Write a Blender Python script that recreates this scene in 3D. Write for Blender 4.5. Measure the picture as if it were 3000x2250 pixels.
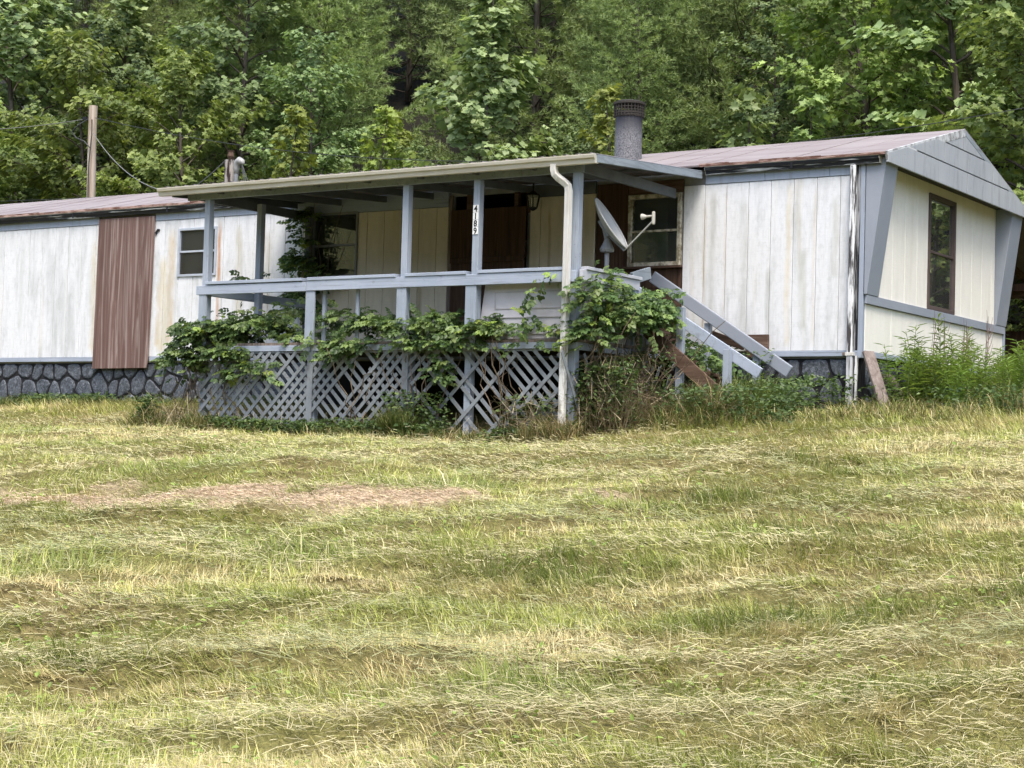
import bpy, bmesh, math, random
import numpy as np
from mathutils import Vector, Matrix

# ------------------------------------------------------------------ scene, camera, light
for o in list(bpy.data.objects): bpy.data.objects.remove(o)
SC = bpy.context.scene
COL = SC.collection
rad = math.radians

CAM = np.array([7.9276, -19.3857, -1.2506])
YAW, PITCH, ROLL, FPX = -0.58161, 0.039654, 0.028448, 5229.09
def cam_axes():
    cy, sy, cp, sp = math.cos(YAW), math.sin(YAW), math.cos(PITCH), math.sin(PITCH)
    f = np.array([sy*cp, cy*cp, sp]); r = np.array([cy, -sy, 0.0]); u = np.cross(r, f)
    c, s = math.cos(ROLL), math.sin(ROLL)
    return c*r + s*u, -s*r + c*u, f
RGT, UPV, FWD = cam_axes()
cam = bpy.data.cameras.new('camera'); camo = bpy.data.objects.new('camera', cam); COL.objects.link(camo)
camo.matrix_world = Matrix(((RGT[0], UPV[0], -FWD[0], CAM[0]), (RGT[1], UPV[1], -FWD[1], CAM[1]),
                            (RGT[2], UPV[2], -FWD[2], CAM[2]), (0, 0, 0, 1)))
cam.sensor_width = 36.0; cam.lens = FPX/3000*36.0; cam.clip_start = 0.1; cam.clip_end = 2000
SC.camera = camo

SUN_EL, SUN_AZ = 60, 142          # azimuth measured clockwise from +Y (the house's back)
w = bpy.data.worlds.new('World'); SC.world = w; w.use_nodes = True
nt = w.node_tree; bg = nt.nodes['Background']
sky = nt.nodes.new('ShaderNodeTexSky'); sky.sky_type = 'NISHITA'; sky.sun_disc = False
sky.sun_elevation = rad(SUN_EL); sky.sun_rotation = rad(SUN_AZ); sky.air_density = 1.0; sky.dust_density = 3.0; sky.ozone_density = 1.0
nt.links.new(sky.outputs[0], bg.inputs[0]); bg.inputs[1].default_value = 0.15
sun = bpy.data.lights.new('sun', 'SUN'); sun.energy = 1.5; sun.angle = rad(22); sun.color = (1.0, 0.94, 0.84)
suno = bpy.data.objects.new('sun', sun); COL.objects.link(suno)
sd = Vector((math.sin(rad(SUN_AZ))*math.cos(rad(SUN_EL)), math.cos(rad(SUN_AZ))*math.cos(rad(SUN_EL)), math.sin(rad(SUN_EL))))
suno.rotation_euler = sd.to_track_quat('Z', 'Y').to_euler(); suno.location = sd*60
SC.view_settings.view_transform = 'Standard'; SC.view_settings.look = 'None'
SC.view_settings.exposure = 1.33; SC.view_settings.gamma = 1.0
SC.render.engine = 'CYCLES'
SC.cycles.max_bounces = 6; SC.cycles.transparent_max_bounces = 12
SC.render.resolution_x, SC.render.resolution_y = 1024, 768

# ------------------------------------------------------------------ helpers
def tag(o, label=None, cat=None, group=None, kind=None):
    if label: o['label'] = label
    if cat: o['category'] = cat
    if group: o['group'] = group
    if kind: o['kind'] = kind
    return o
def link(o, parent=None):
    COL.objects.link(o)
    if parent is not None: o.parent = parent
    return o
def empty(name, loc=(0, 0, 0)):
    o = bpy.data.objects.new(name, None); o.location = loc; o.empty_display_size = .1
    COL.objects.link(o); return o
def local(o, parent):                      # parent without moving (parents carry only a location)
    o.parent = parent; o.matrix_parent_inverse = Matrix.Translation(-Vector(parent.location)) if parent.parent is None else Matrix.Identity(4)
    return o

class MB:
    """collects shapes in world coordinates; build() links ONE mesh object"""
    def __init__(s): s.v = []; s.f = []
    def poly(s, pts):
        b = len(s.v); s.v += [tuple(p) for p in pts]; s.f.append(tuple(range(b, b+len(pts)))); return s
    def box(s, x0, x1, y0, y1, z0, z1):
        b = len(s.v)
        s.v += [(x, y, z) for z in (z0, z1) for y in (y0, y1) for x in (x0, x1)]
        s.f += [tuple(b+i for i in q) for q in ((0, 2, 3, 1), (4, 5, 7, 6), (0, 1, 5, 4), (2, 6, 7, 3), (0, 4, 6, 2), (1, 3, 7, 5))]
        return s
    def beam(s, a, b, wd, th, up=(0, 0, 1)):
        """a square-cut board from a to b; wd along 'up', th across"""
        a, b = Vector(a), Vector(b); d = (b-a).normalized(); side = d.cross(Vector(up)).normalized(); u = side.cross(d)
        o = len(s.v)
        for p in (a, b):
            for su, st in ((-1, -1), (-1, 1), (1, 1), (1, -1)): s.v.append(tuple(p + u*su*wd/2 + side*st*th/2))
        s.f += [tuple(o+i for i in q) for q in ((0, 1, 2, 3), (7, 6, 5, 4), (0, 4, 5, 1), (1, 5, 6, 2), (2, 6, 7, 3), (3, 7, 4, 0))]
        return s
    def prism(s, pts, off):
        """closed prism: polygon pts extruded by off"""
        n = len(pts); b = len(s.v); off = Vector(off)
        s.v += [tuple(p) for p in pts] + [tuple(Vector(p)+off) for p in pts]
        s.f.append(tuple(range(b, b+n))[::-1]); s.f.append(tuple(range(b+n, b+2*n)))
        for i in range(n):
            j = (i+1) % n; s.f.append((b+i, b+j, b+n+j, b+n+i))
        return s
    def tube(s, pts, r, n=8, cap=True, rot=0.0, squash=1.0):
        pts = [Vector(p) for p in pts]; m = len(pts)
        rr = r if isinstance(r, (list, tuple, np.ndarray)) else [r]*m
        b = len(s.v); ref = None
        for i, p in enumerate(pts):
            d = (pts[min(i+1, m-1)]-pts[max(i-1, 0)])
            if d.length < 1e-9: d = Vector((0, 0, 1))
            d.normalize()
            if ref is None: ref = Vector((1, 0, 0)) if abs(d.x) < .9 else Vector((0, 1, 0))
            a1 = (ref - d*ref.dot(d)).normalized(); a2 = d.cross(a1); ref = a1
            for k in range(n):
                t = 2*math.pi*k/n + rot
                s.v.append(tuple(p + a1*math.cos(t)*rr[i] + a2*math.sin(t)*rr[i]*squash))
        for i in range(m-1):
            for k in range(n):
                k2 = (k+1) % n
                s.f.append((b+i*n+k, b+i*n+k2, b+(i+1)*n+k2, b+(i+1)*n+k))
        if cap:
            s.f.append(tuple(b+k for k in range(n))[::-1]); s.f.append(tuple(b+(m-1)*n+k for k in range(n)))
        return s
    def mesh(s, name, mat, bevel=0.0, smooth=False, segs=1):
        me = bpy.data.meshes.new(name); me.from_pydata(s.v, [], s.f)
        bm = bmesh.new(); bm.from_mesh(me)
        bmesh.ops.recalc_face_normals(bm, faces=bm.faces)
        if bevel > 0:
            bmesh.ops.bevel(bm, geom=list(bm.edges), offset=bevel, segments=segs, affect='EDGES', profile=.5, clamp_overlap=True)
        bm.to_mesh(me); bm.free()
        if mat: me.materials.append(mat)
        if smooth: me.polygons.foreach_set('use_smooth', [True]*len(me.polygons))
        return me
    def build(s, name, mat, parent=None, bevel=0.0, smooth=False, segs=1):
        o = bpy.data.objects.new(name, s.mesh(name, mat, bevel, smooth, segs)); COL.objects.link(o)
        if parent is not None: o.parent = parent
        return o
def box(name, x0, x1, y0, y1, z0, z1, mat, parent=None, bevel=.003):
    return MB().box(x0, x1, y0, y1, z0, z1).build(name, mat, parent, bevel)

def raw_mesh(name, verts, loops, sizes, mat, smooth=False):
    me = bpy.data.meshes.new(name)
    me.vertices.add(len(verts)); me.vertices.foreach_set('co', np.asarray(verts, np.float32).ravel())
    loops = np.asarray(loops, np.int32).ravel(); sizes = np.asarray(sizes, np.int32)
    me.loops.add(len(loops)); me.loops.foreach_set('vertex_index', loops)
    me.polygons.add(len(sizes)); st = np.zeros(len(sizes), np.int32); st[1:] = np.cumsum(sizes)[:-1]
    me.polygons.foreach_set('loop_start', st); me.polygons.foreach_set('loop_total', sizes)
    if smooth: me.polygons.foreach_set('use_smooth', np.ones(len(sizes), bool))
    me.update(calc_edges=True)
    if mat: me.materials.append(mat)
    return me

# value noise ------------------------------------------------------
def hash2(i, j, seed):
    h = (i.astype(np.int64)*374761393 + j.astype(np.int64)*668265263 + seed*974634777) & 0x7fffffff
    h = ((h ^ (h >> 13))*1274126177) & 0x7fffffff
    return ((h ^ (h >> 16)) & 0xffffff)/float(0xffffff)
def vnoise(x, y, seed=0):
    x = np.asarray(x, float); y = np.asarray(y, float)
    i, j = np.floor(x), np.floor(y); fx, fy = x-i, y-j
    fx = fx*fx*(3-2*fx); fy = fy*fy*(3-2*fy); i = i.astype(np.int64); j = j.astype(np.int64)
    return (hash2(i, j, seed)*(1-fx)*(1-fy) + hash2(i+1, j, seed)*fx*(1-fy) + hash2(i, j+1, seed)*(1-fx)*fy + hash2(i+1, j+1, seed)*fx*fy)
def fbm(x, y, seed=0, octv=3):
    a, s, t = 1.0, 0.0, 0.0
    for k in range(octv):
        s = s + a*vnoise(x*2**k, y*2**k, seed+k*17); t += a; a *= .5
    return s/t
def sstep(a, b, x): t = np.clip((x-a)/(b-a), 0, 1); return t*t*(3-2*t)

# ------------------------------------------------------------------ materials
class Mat:
    def __init__(s, name, rough=.8, spec=.3):
        s.m = bpy.data.materials.new(name); s.m.use_nodes = True; s.nt = s.m.node_tree
        s.b = s.nt.nodes['Principled BSDF']; s.b.inputs['Roughness'].default_value = rough; s.b.inputs['Specular IOR Level'].default_value = spec
        s._pos = None
    def n(s, t, **kw):
        x = s.nt.nodes.new('ShaderNode'+t)
        for k, v in kw.items(): setattr(x, k, v)
        return x
    def L(s, a, b): s.nt.links.new(a, b)
    def put(s, sock, v):
        if hasattr(v, 'is_linked'): s.L(v, sock)
        else: sock.default_value = v if not (isinstance(v, tuple) and len(v) == 3 and len(sock.default_value) == 4) else (*v, 1)
    def pos(s):
        if s._pos is None: s._pos = s.n('NewGeometry').outputs['Position']
        return s._pos
    def objc(s): return s.n('TexCoord').outputs['Object']
    def noise(s, sc=(1, 1, 1), detail=3, rough=.55, vec=None, dist=0.0):
        m = s.n('VectorMath', operation='MULTIPLY'); s.L(vec if vec is not None else s.pos(), m.inputs[0]); m.inputs[1].default_value = sc
        t = s.n('TexNoise'); s.L(m.outputs[0], t.inputs['Vector']); t.inputs['Scale'].default_value = 1.0
        t.inputs['Detail'].default_value = detail; t.inputs['Roughness'].default_value = rough; t.inputs['Distortion'].default_value = dist
        return t.outputs['Fac']
    def ramp(s, fac, stops, interp='LINEAR'):
        r = s.n('ValToRGB'); r.color_ramp.interpolation = interp; e = r.color_ramp.elements
        while len(e) < len(stops): e.new(.5)
        for i, (p, c) in enumerate(stops):
            e[i].position = p; e[i].color = (*c, 1) if isinstance(c, tuple) else (c, c, c, 1)
        s.put(r.inputs[0], fac); return r.outputs[0]
    def mix(s, fac, a, b, blend='MIX'):
        x = s.n('MixRGB', blend_type=blend); s.put(x.inputs[0], fac); s.put(x.inputs[1], a); s.put(x.inputs[2], b); return x.outputs[0]
    def math(s, op, a, b=0.0):
        x = s.n('Math', operation=op); s.put(x.inputs[0], a); s.put(x.inputs[1], b); return x.outputs[0]
    def sep(s, vec=None):
        x = s.n('SeparateXYZ'); s.L(vec if vec is not None else s.pos(), x.inputs[0]); return x.outputs
    def color(s, c): s.put(s.b.inputs['Base Color'], c); return s
    def bump(s, h, strength=.3, dist=.01):
        x = s.n('Bump'); x.inputs['Strength'].default_value = strength; x.inputs['Distance'].default_value = dist
        s.L(h, x.inputs['Height']); s.L(x.outputs[0], s.b.inputs['Normal']); return s
    def objrand(s): return s.n('ObjectInfo').outputs['Random']

def m_siding(name, base, dirt, stain, amount, rust=()):
    M = Mat(name, .75, .25)
    big = M.noise((.55, .55, .35), 3)
    st = M.noise((6.5, 6.5, 1.1), 6, .68, dist=.4); st2 = M.noise((26, 26, 2.4), 5, .7)
    c = M.mix(M.math('MULTIPLY', M.ramp(M.math('ADD', M.math('MULTIPLY', st, .75), M.math('MULTIPLY', big, .4)), [(.54, 0.0), (.82, .8)]), amount), base, dirt)
    c = M.mix(M.math('MULTIPLY', M.ramp(st2, [(.52, 0.0), (.72, 1.0)]), .28*amount), c, dirt)
    sp = M.noise((16, 16, 11.0), 6, .75)
    c = M.mix(M.math('MULTIPLY', M.ramp(sp, [(.50, 0.0), (.70, 1.0)]), .30*amount), c, dirt)
    wv = M.noise((5, 5, 75), 3, .6)
    c = M.mix(M.math('MULTIPLY', M.ramp(wv, [(.5, 0.0), (.75, 1.0)]), .14), c, dirt)
    y = M.noise((3.3, 3.3, .22), 3, .5, dist=.3)
    yy = M.math('MULTIPLY', M.ramp(y, [(.58, 0.0), (.74, 1.0)]), M.ramp(st2, [(.35, 0.2), (.65, 1.0)]))
    c = M.mix(M.math('MULTIPLY', yy, .5*amount), c, stain)
    if rust:
        X, Y, Z = M.sep()
        for (rx, wd, z0, z1, col, k) in rust:
            d = M.math('ABSOLUTE', M.math('SUBTRACT', M.math('ADD', X, M.math('MULTIPLY', M.math('SUBTRACT', M.noise((1, 1, 2.0), 2), .5), wd*1.5)), rx))
            f = M.ramp(M.math('DIVIDE', d, wd), [(.3, 1.0), (1.0, 0.0)])
            f = M.math('MULTIPLY', f, M.ramp(M.math('DIVIDE', M.math('SUBTRACT', Z, z0), z1-z0), [(0.0, 0.0), (.06, 1.0), (.9, 1.0), (1.0, 0.0)]))
            f = M.math('MULTIPLY', f, M.ramp(M.noise((5, 5, 1.8), 4, .7), [(.3, .25), (.6, 1.0)]))
            c = M.mix(M.math('MULTIPLY', f, k), c, col)
    M.color(c)
    h = M.math('ADD', M.noise((4, 4, 130), 2), M.noise((120, 120, 6), 2))
    M.bump(h, .35, .004); return M.m

def m_paint(name, base, worn, under, amount=.5, grain=(3, 3, 60), rough=.7, flip=False):
    """painted timber: grain, chalking and bare wood showing through; grain runs along each board's own length (object space)"""
    M = Mat(name, rough, .3)
    v = M.pos()
    g = M.noise(grain, 5, .65, v, .6)
    big = M.noise((1.3, 1.3, 1.3), 4, .6)
    c = M.mix(M.ramp(big, [(.35, 0.0), (.7, 1.0)]), base, worn)
    c = M.mix(M.math('MULTIPLY', M.ramp(g, [(.52, 0.0), (.74, 1.0)]), amount), c, under)
    pk = M.noise((9, 9, 14), 6, .7)
    c = M.mix(M.math('MULTIPLY', M.ramp(pk, [(.62, 0.0), (.72, 1.0)]), amount), c, under)
    M.color(c); M.bump(M.math('ADD', g, M.noise((22, 22, 22), 3)), .35, .006); return M.m

def m_wood(name, a, b, c3, grain, rough=.85):
    M = Mat(name, rough, .2)
    g = M.noise(grain, 6, .65, dist=1.0); g2 = M.noise(tuple(x*.35 for x in grain), 4, .6, dist=.5)
    c = M.ramp(g, [(.3, a), (.5, b), (.72, c3)])
    c = M.mix(M.ramp(g2, [(.4, 0.0), (.7, .6)]), c, a)
    M.color(c); M.bump(g, .4, .006); return M.m

def m_leaf(name, dark, mid, light, trans=.3, rough=.5):
    M = Mat(name, rough, .35)
    at = M.n('Attribute', attribute_name='rnd').outputs['Fac']
    c = M.ramp(at, [(0.0, dark), (.55, mid), (1.0, light)])
    orr = M.n('HueSaturation'); M.put(orr.inputs['Color'], c)
    orr.inputs['Value'].default_value = 1.0
    M.put(orr.inputs['Hue'], M.math('ADD', M.math('MULTIPLY', M.objrand(), .022), .496))
    M.put(orr.inputs['Value'], M.math('ADD', M.math('MULTIPLY', M.objrand(), .5), .93))
    c = orr.outputs[0]
    M.color(c)
    tr = M.n('BsdfTranslucent'); M.put(tr.inputs[0], M.mix(1.0, c, (1.0, 1.0, .55), 'MULTIPLY'))
    mx = M.n('MixShader'); mx.inputs[0].default_value = trans
    out = [x for x in M.nt.nodes if x.type == 'OUTPUT_MATERIAL'][0]
    M.L(M.b.outputs[0], mx.inputs[1]); M.L(tr.outputs[0], mx.inputs[2]); M.L(mx.outputs[0], out.inputs[0])
    return M.m
def m_vcol(name, trans=.25):
    M = Mat(name, .6, .25)
    c = M.n('Attribute', attribute_name='col').outputs['Color']; M.color(c)
    tr = M.n('BsdfTranslucent'); M.put(tr.inputs[0], c); mx = M.n('MixShader'); mx.inputs[0].default_value = trans
    out = [x for x in M.nt.nodes if x.type == 'OUTPUT_MATERIAL'][0]
    M.L(M.b.outputs[0], mx.inputs[1]); M.L(tr.outputs[0], mx.inputs[2]); M.L(mx.outputs[0], out.inputs[0])
    return M.m
def m_flat(name, c, rough=.6, spec=.3, metal=0.0, var=.12, sc=6):
    M = Mat(name, rough, spec); M.b.inputs['Metallic'].default_value = metal
    n1 = M.noise((sc, sc, sc), 4, .6)
    M.color(M.mix(M.ramp(n1, [(.35, 0.0), (.7, 1.0)]), c, tuple(x*(1-var*2.2) for x in c))); M.bump(M.noise((60, 60, 60), 2), .1, .002); return M.m
def m_two(name, a, b, sc, lo, hi, rough=.7):
    M = Mat(name, rough, .3); n1 = M.noise(sc, 5, .65); M.color(M.ramp(n1, [(lo, a), (hi, b)])); M.bump(n1, .25, .004); return M.m
def m_glass(name, tint=(.8, .85, .85), k=1.5):
    M = Mat(name, .03, .5); nt = M.nt
    tr = M.n('BsdfTransparent'); tr.inputs[0].default_value = (*tint, 1)
    gl = M.n('BsdfGlossy'); gl.inputs['Roughness'].default_value = .02
    fr = M.n('Fresnel'); fr.inputs[0].default_value = 1.5
    wv = M.n('Bump'); wv.inputs['Strength'].default_value = .05; wv.inputs['Distance'].default_value = .01; M.L(M.noise((3, 3, 3), 2), wv.inputs['Height'])
    M.L(wv.outputs[0], gl.inputs['Normal']); M.L(wv.outputs[0], fr.inputs['Normal'])
    mx = M.n('MixShader'); M.L(M.math('MULTIPLY', fr.outputs[0], k), mx.inputs[0]); M.L(tr.outputs[0], mx.inputs[1]); M.L(gl.outputs[0], mx.inputs[2])
    df = M.n('BsdfDiffuse'); df.inputs[0].default_value = (.35, .36, .33, 1)
    mx2 = M.n('MixShader'); M.L(M.math('MULTIPLY', M.noise((5, 5, 2.0), 4, .7), .12), mx2.inputs[0]); M.L(mx.outputs[0], mx2.inputs[1]); M.L(df.outputs[0], mx2.inputs[2])
    out = [x for x in nt.nodes if x.type == 'OUTPUT_MATERIAL'][0]; M.L(mx2.outputs[0], out.inputs[0]); return M.m

WHITE = m_siding('white_siding', (.67, .68, .695), (.32, .335, .325), (.48, .385, .19), .95,
    rust=[(-10.0, .045, .05, 2.1, (.42, .19, .06), .9), (-10.95, .10, .2, 2.0, (.47, .33, .13), .6), (-9.15, .05, .3, 2.1, (.40, .27, .14), .5),
          (-11.2, .07, .2, 1.2, (.5, .36, .15), .5), (-12.55, .12, .1, 1.9, (.52, .42, .22), .45), (-.95, .05, .1, 2.11, (.62, .50, .26), .45), (-1.78, .02, .5, 2.1, (.45, .33, .20), .3),
          (-2.06, .03, .3, 1.9, (.4, .33, .2), .5), (-.62, .025, .1, 2.0, (.55, .42, .26), .3), (-1.95, .06, .5, 2.05, (.36, .37, .34), .7), (-1.52, .07, .2, 1.95, (.40, .41, .38), .6), (-1.2, .05, .1, 1.1, (.38, .39, .36), .6), (-.75, .07, .3, 1.3, (.40, .41, .36), .6), (-.36, .06, .9, 1.9, (.44, .44, .40), .5), (-9.62, .09, .4, 2.0, (.42, .39, .28), .6), (-9.05, .07, .5, 1.9, (.40, .38, .30), .55), (-11.1, .12, .1, 1.6, (.56, .47, .26), .5), (-13.2, .06, .3, 1.5, (.47, .48, .46), .4), (-14.2, .07, .5, 2.0, (.47, .48, .46), .4)])
CREAM = m_siding('cream_siding', (.66, .60, .48), (.34, .32, .24), (.36, .30, .12), .55,
    rust=[(-6.62, .10, .1, 1.4, (.22, .19, .07), .75), (-6.35, .06, .1, 1.2, (.24, .20, .08), .6), (-4.3, .03, .1, 2.0, (.3, .22, .12), .6)])
CREAM_END = m_siding('cream_end_siding', (.77, .745, .68), (.50, .48, .42), (.60, .53, .38), .42)
BLUE = m_paint('blue_grey_paint', (.28, .325, .40), (.36, .40, .47), (.13, .13, .14), .75, (1.1, 45, 45))
BLUE_V = m_paint('blue_grey_paint_upright', (.25, .29, .345), (.33, .37, .43), (.14, .14, .145), .7, (40, 40, 1.2))
BLUE_Y = m_paint('peeling_blue_grey_paint', (.20, .235, .27), (.30, .34, .37), (.11, .11, .11), .8, (25, 1.8, 25))
BLUE_S = m_paint('worn_handrail_paint', (.29, .335, .41), (.36, .40, .47), (.15, .15, .155), .6, (14, 14, 14))
TRIM = m_paint('blue_grey_metal_trim', (.29, .335, .41), (.26, .295, .355), (.17, .17, .155), .5, (20, 20, 1.2))
FIN = m_paint('slate_blue_fin_paint', (.235, .26, .305), (.27, .295, .34), (.20, .21, .23), .15, (22, 22, 3))
GABLE = m_paint('pale_grey_gable_paint', (.31, .335, .365), (.37, .395, .42), (.17, .18, .19), .6, (9, 9, 1.2))
LATT = m_paint('lattice_paint', (.165, .185, .20), (.235, .26, .28), (.12, .095, .085), .75, (12, 12, 12))
PALE = m_paint('pale_rail_paint', (.40, .41, .45), (.47, .475, .51), (.36, .35, .36), .4, (3, 18, 25))
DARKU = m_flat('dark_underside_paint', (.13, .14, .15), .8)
ROOF = m_two('faded_red_roof', (.215, .178, .174), (.30, .268, .262), (.7, 2.2, 2.2), .35, .65, .6)
RUSTE = m_two('rusted_drip_edge', (.10, .045, .03), (.42, .30, .26), (5, 30, 30), .42, .62)
GUTB = m_two('peeling_black_gutter', (.012, .013, .016), (.50, .52, .51), (1.6, 30, 26), .55, .66, .5)
GUTW = m_two('stained_white_gutter', (.42, .385, .30), (.52, .495, .42), (3, 6, 30), .35, .6, .5)
DSW = m_two('dirty_white_downspout', (.44, .42, .37), (.58, .57, .54), (20, 20, 2.2), .35, .55, .5)
DSP = m_two('peeling_downspout', (.055, .05, .05), (.66, .67, .68), (28, 28, 2.2), .46, .54, .6)
PLY = m_wood('weathered_plywood', (.085, .048, .040), (.165, .105, .09), (.44, .37, .34), (13, 13, .45))
DOORPLY = m_wood('dark_plywood', (.035, .02, .014), (.075, .043, .028), (.12, .075, .05), (22, 22, 1.0))
BROWN = m_wood('brown_timber', (.05, .03, .022), (.11, .068, .048), (.20, .14, .11), (2.0, 24, 24))
GREYW = m_wood('grey_timber', (.10, .078, .066), (.19, .155, .135), (.29, .25, .225), (20, 20, 1.5))
POLE = m_wood('weathered_pole', (.15, .09, .06), (.40, .33, .26), (.56, .52, .47), (26, 26, .8))
POLEB = m_two('burnt_pole', (.03, .02, .018), (.34, .31, .28), (8, 8, 1.6), .46, .56, .9)
MORTAR = m_flat('dark_joint', (.016, .016, .018), .9)
GLASS = m_glass('window_glass'); GLASS_E = m_glass('end_window_glass', k=4.0)
BLACK = m_flat('black_metal', (.012, .012, .014), .5)
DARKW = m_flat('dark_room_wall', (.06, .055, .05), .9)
CURT = m_two('grey_curtain', (.16, .165, .16), (.25, .25, .235), (30, 30, .6), .4, .6, .9)
CURTG = m_two('greenish_board', (.085, .095, .085), (.11, .12, .105), (3, 3, 3), .4, .6, .9)
ALU = m_flat('aluminium_frame', (.42, .46, .52), .5, .4)
FRAMEW = m_two('peeling_window_frame', (.22, .19, .13), (.56, .52, .42), (14, 14, 14), .40, .56, .8)
FRAMEB = m_flat('brown_window_frame', (.10, .075, .07), .6)
DISH = m_flat('dish_grey', (.38, .38, .365), .45, .4, var=.06)
DISHD = m_flat('dish_bracket_grey', (.20, .21, .22), .5, .4, var=.08)
OFFW = m_flat('lnb_off_white', (.50, .48, .42), .5)
DOORW = m_flat('white_door_paint', (.48, .47, .50), .6, var=.06)
def m_pipe():
    M = Mat('mottled_stovepipe', .55, .4); n1 = M.noise((55, 55, 55), 5, .7); X, Y, Z = M.sep()
    c = M.ramp(n1, [(.38, (.05, .05, .058)), (.62, (.22, .22, .23))])
    M.color(M.mix(M.ramp(M.math('ADD', M.math('SUBTRACT', Z, 2.75), M.math('MULTIPLY', n1, .25)), [(.45, 0.0), (.68, 1.0)]), c, (.03, .03, .038))); M.bump(n1, .2, .004); return M.m
STEEL = m_pipe()
CAPM = m_flat('sooty_cap', (.045, .04, .035), .8)
CABLE = m_flat('cable_grey', (.20, .20, .19), .6)
CABLED = m_flat('cable_dark', (.05, .055, .055), .6)
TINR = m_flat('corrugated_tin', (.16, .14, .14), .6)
INK = m_flat('black_numeral', (.01, .01, .01), .6)
PLATE = m_flat('white_number_plate', (.78, .78, .77), .5, var=.05)
BARK = m_wood('tree_bark', (.035, .028, .022), (.085, .07, .056), (.15, .135, .115), (14, 14, 2.2))
VSTEM = m_wood('vine_stem', (.06, .045, .03), (.14, .105, .07), (.24, .19, .13), (12, 12, 12))

def m_stone():
    M = Mat('moulded_stone', .7, .3)
    n1 = M.noise((15, 15, 15), 6, .78, dist=1.6); n2 = M.noise((9, 9, 9), 4, .6, dist=.6)
    c = M.ramp(n1, [(.40, (.015, .017, .021)), (.50, (.07, .078, .095)), (.58, (.14, .155, .18)), (.74, (.40, .42, .45))])
    c = M.mix(M.ramp(n2, [(.4, 0.0), (.7, .55)]), c, (.06, .075, .085))
    c = M.mix(M.math('MULTIPLY', M.objrand(), .25), c, (.12, .13, .15))
    M.color(c); M.bump(n1, .5, .012); return M.m
STONE = m_stone()

def m_ground():
    M = Mat('field_soil', .95, .1)
    n1 = M.noise((.9, .9, .9), 4, .6); n2 = M.noise((14, 14, 14), 4, .7); n3 = M.noise((60, 60, 60), 3, .7)
    straw = M.ramp(n2, [(.35, (.07, .055, .022)), (.6, (.20, .165, .07)), (.75, (.38, .32, .16))])
    green = M.ramp(n3, [(.35, (.09, .09, .028)), (.65, (.22, .21, .07))])
    c = M.mix(M.ramp(n1, [(.4, 0.0), (.62, 1.0)]), straw, green)
    c = M.mix(M.n('Attribute', attribute_name='thatch').outputs['Fac'], c, M.ramp(M.noise((30, 30, 30), 4, .7), [(.3, (.30, .235, .15)), (.7, (.54, .43, .30))]))
    X, Y, Z = M.sep()
    shaded_litter = M.ramp(n2, [(.35, (.012, .012, .010)), (.7, (.032, .03, .022))])  # leaf litter, its colour darkened to carry the wood's deep shade
    c = M.mix(M.ramp(M.math('DIVIDE', Y, 40.0), [(.16, 0.0), (.2, 1.0)]), c, shaded_litter)
    M.color(c); M.bump(M.math('ADD', n2, n3), .6, .03); return M.m
GROUND = m_ground()
GRASS = m_vcol('grass_blades', .25)
HAYM = m_vcol('cut_hay_straw', .15)
WEED = m_vcol('tall_grass_blades', .25)

# ------------------------------------------------------------------ terrain
S_AX = np.array([RGT[0], RGT[1]])/math.hypot(RGT[0], RGT[1])     # the mower went to and fro along this line
T_AX = np.array([-S_AX[1], S_AX[0]])
def st(x, y): return x*S_AX[0] + y*S_AX[1], x*T_AX[0] + y*T_AX[1]
def hay_band(x, y):
    s, t = st(x, y)
    wob = (fbm(s*.22, t*.22, 5, 2)-.5)*2.6
    b = np.sin(2*math.pi*(t/1.3 + wob*.55))
    return sstep(.0, .8, b*.4 + (fbm(s*.8, t*2.2, 9, 4)-.5)*3.2)
def base_z(y):
    y = np.asarray(y, float)
    yl = np.clip(y, -45, 0)
    lo = -.62 + .135*yl + .001*yl*yl
    hi = -.62 + .02*np.clip(y, 0, 9) + .56*np.clip(y-8.3, 0, 62)
    return np.where(y < 0, lo + .42*np.clip(-y-48, 0, 90), hi)  # rise behind the camera, added with its trees for dark window reflections
def mead(x, y): return .25*sstep(-1.0, -2.6, y) + .75*sstep(-3.0, -6.0, y)
def terrain(x, y):
    x = np.asarray(x, float); y = np.asarray(y, float)
    z = base_z(y)
    s, t = st(x, y)
    m = mead(x, y)
    z = z + m*((fbm(s*.45, t*.7, 31, 3)-.5)*.24 + hay_band(x, y)*.05 + (fbm(s*1.5, t*2.8, 41, 3)-.5)*.17 - .06*sstep(.64, .74, fbm(s*1.3, t*3.2, 47, 2)))
    # bank of matted dead grass on the left
    z = z + m*.14*np.exp(-((x+2.6)/2.6)**2-((y+7.6)/.8)**2)
    z = z - .15*np.exp(-((x+2.9)/1.6)**2-((y+3.0)/1.2)**2) - .10*np.exp(-((x+6.2)/2.4)**2-((y+3.0)/1.2)**2)
    z = z + sstep(9, 14, y)*(fbm(x*.16, y*.16, 77, 3)-.5)*1.6
    return z
def axis(fine0, fine1, step, lo, hi, growth=1.25):
    a = list(np.arange(fine0, fine1+1e-6, step)); d = step
    L = []; v = fine0
    while v > lo: d *= growth; v -= d; L.append(v)
    d = step; Rr = []; v = a[-1]
    while v < hi: d *= growth; v += d; Rr.append(v)
    return np.array(L[::-1]+a+Rr)
def matted(x, y):
    q = np.exp(-((x+2.9)/3.0)**2-((y+8.75-.2*(x+2.9))/.62)**2) + .8*np.exp(-((x+.6)/1.7)**2-((y+8.7-.32*(x+.6))/.5)**2) + .7*np.exp(-((x+5.2)/1.2)**2-((y+9.1)/.6)**2)
    return sstep(.28, .62, q*(-.45+fbm(x*1.5, y*3.4, 61, 4)*2.5))
gx = axis(-16, 9, .12, -420, 420); gy = axis(-17.5, .2, .11, -420, 520)
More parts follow.
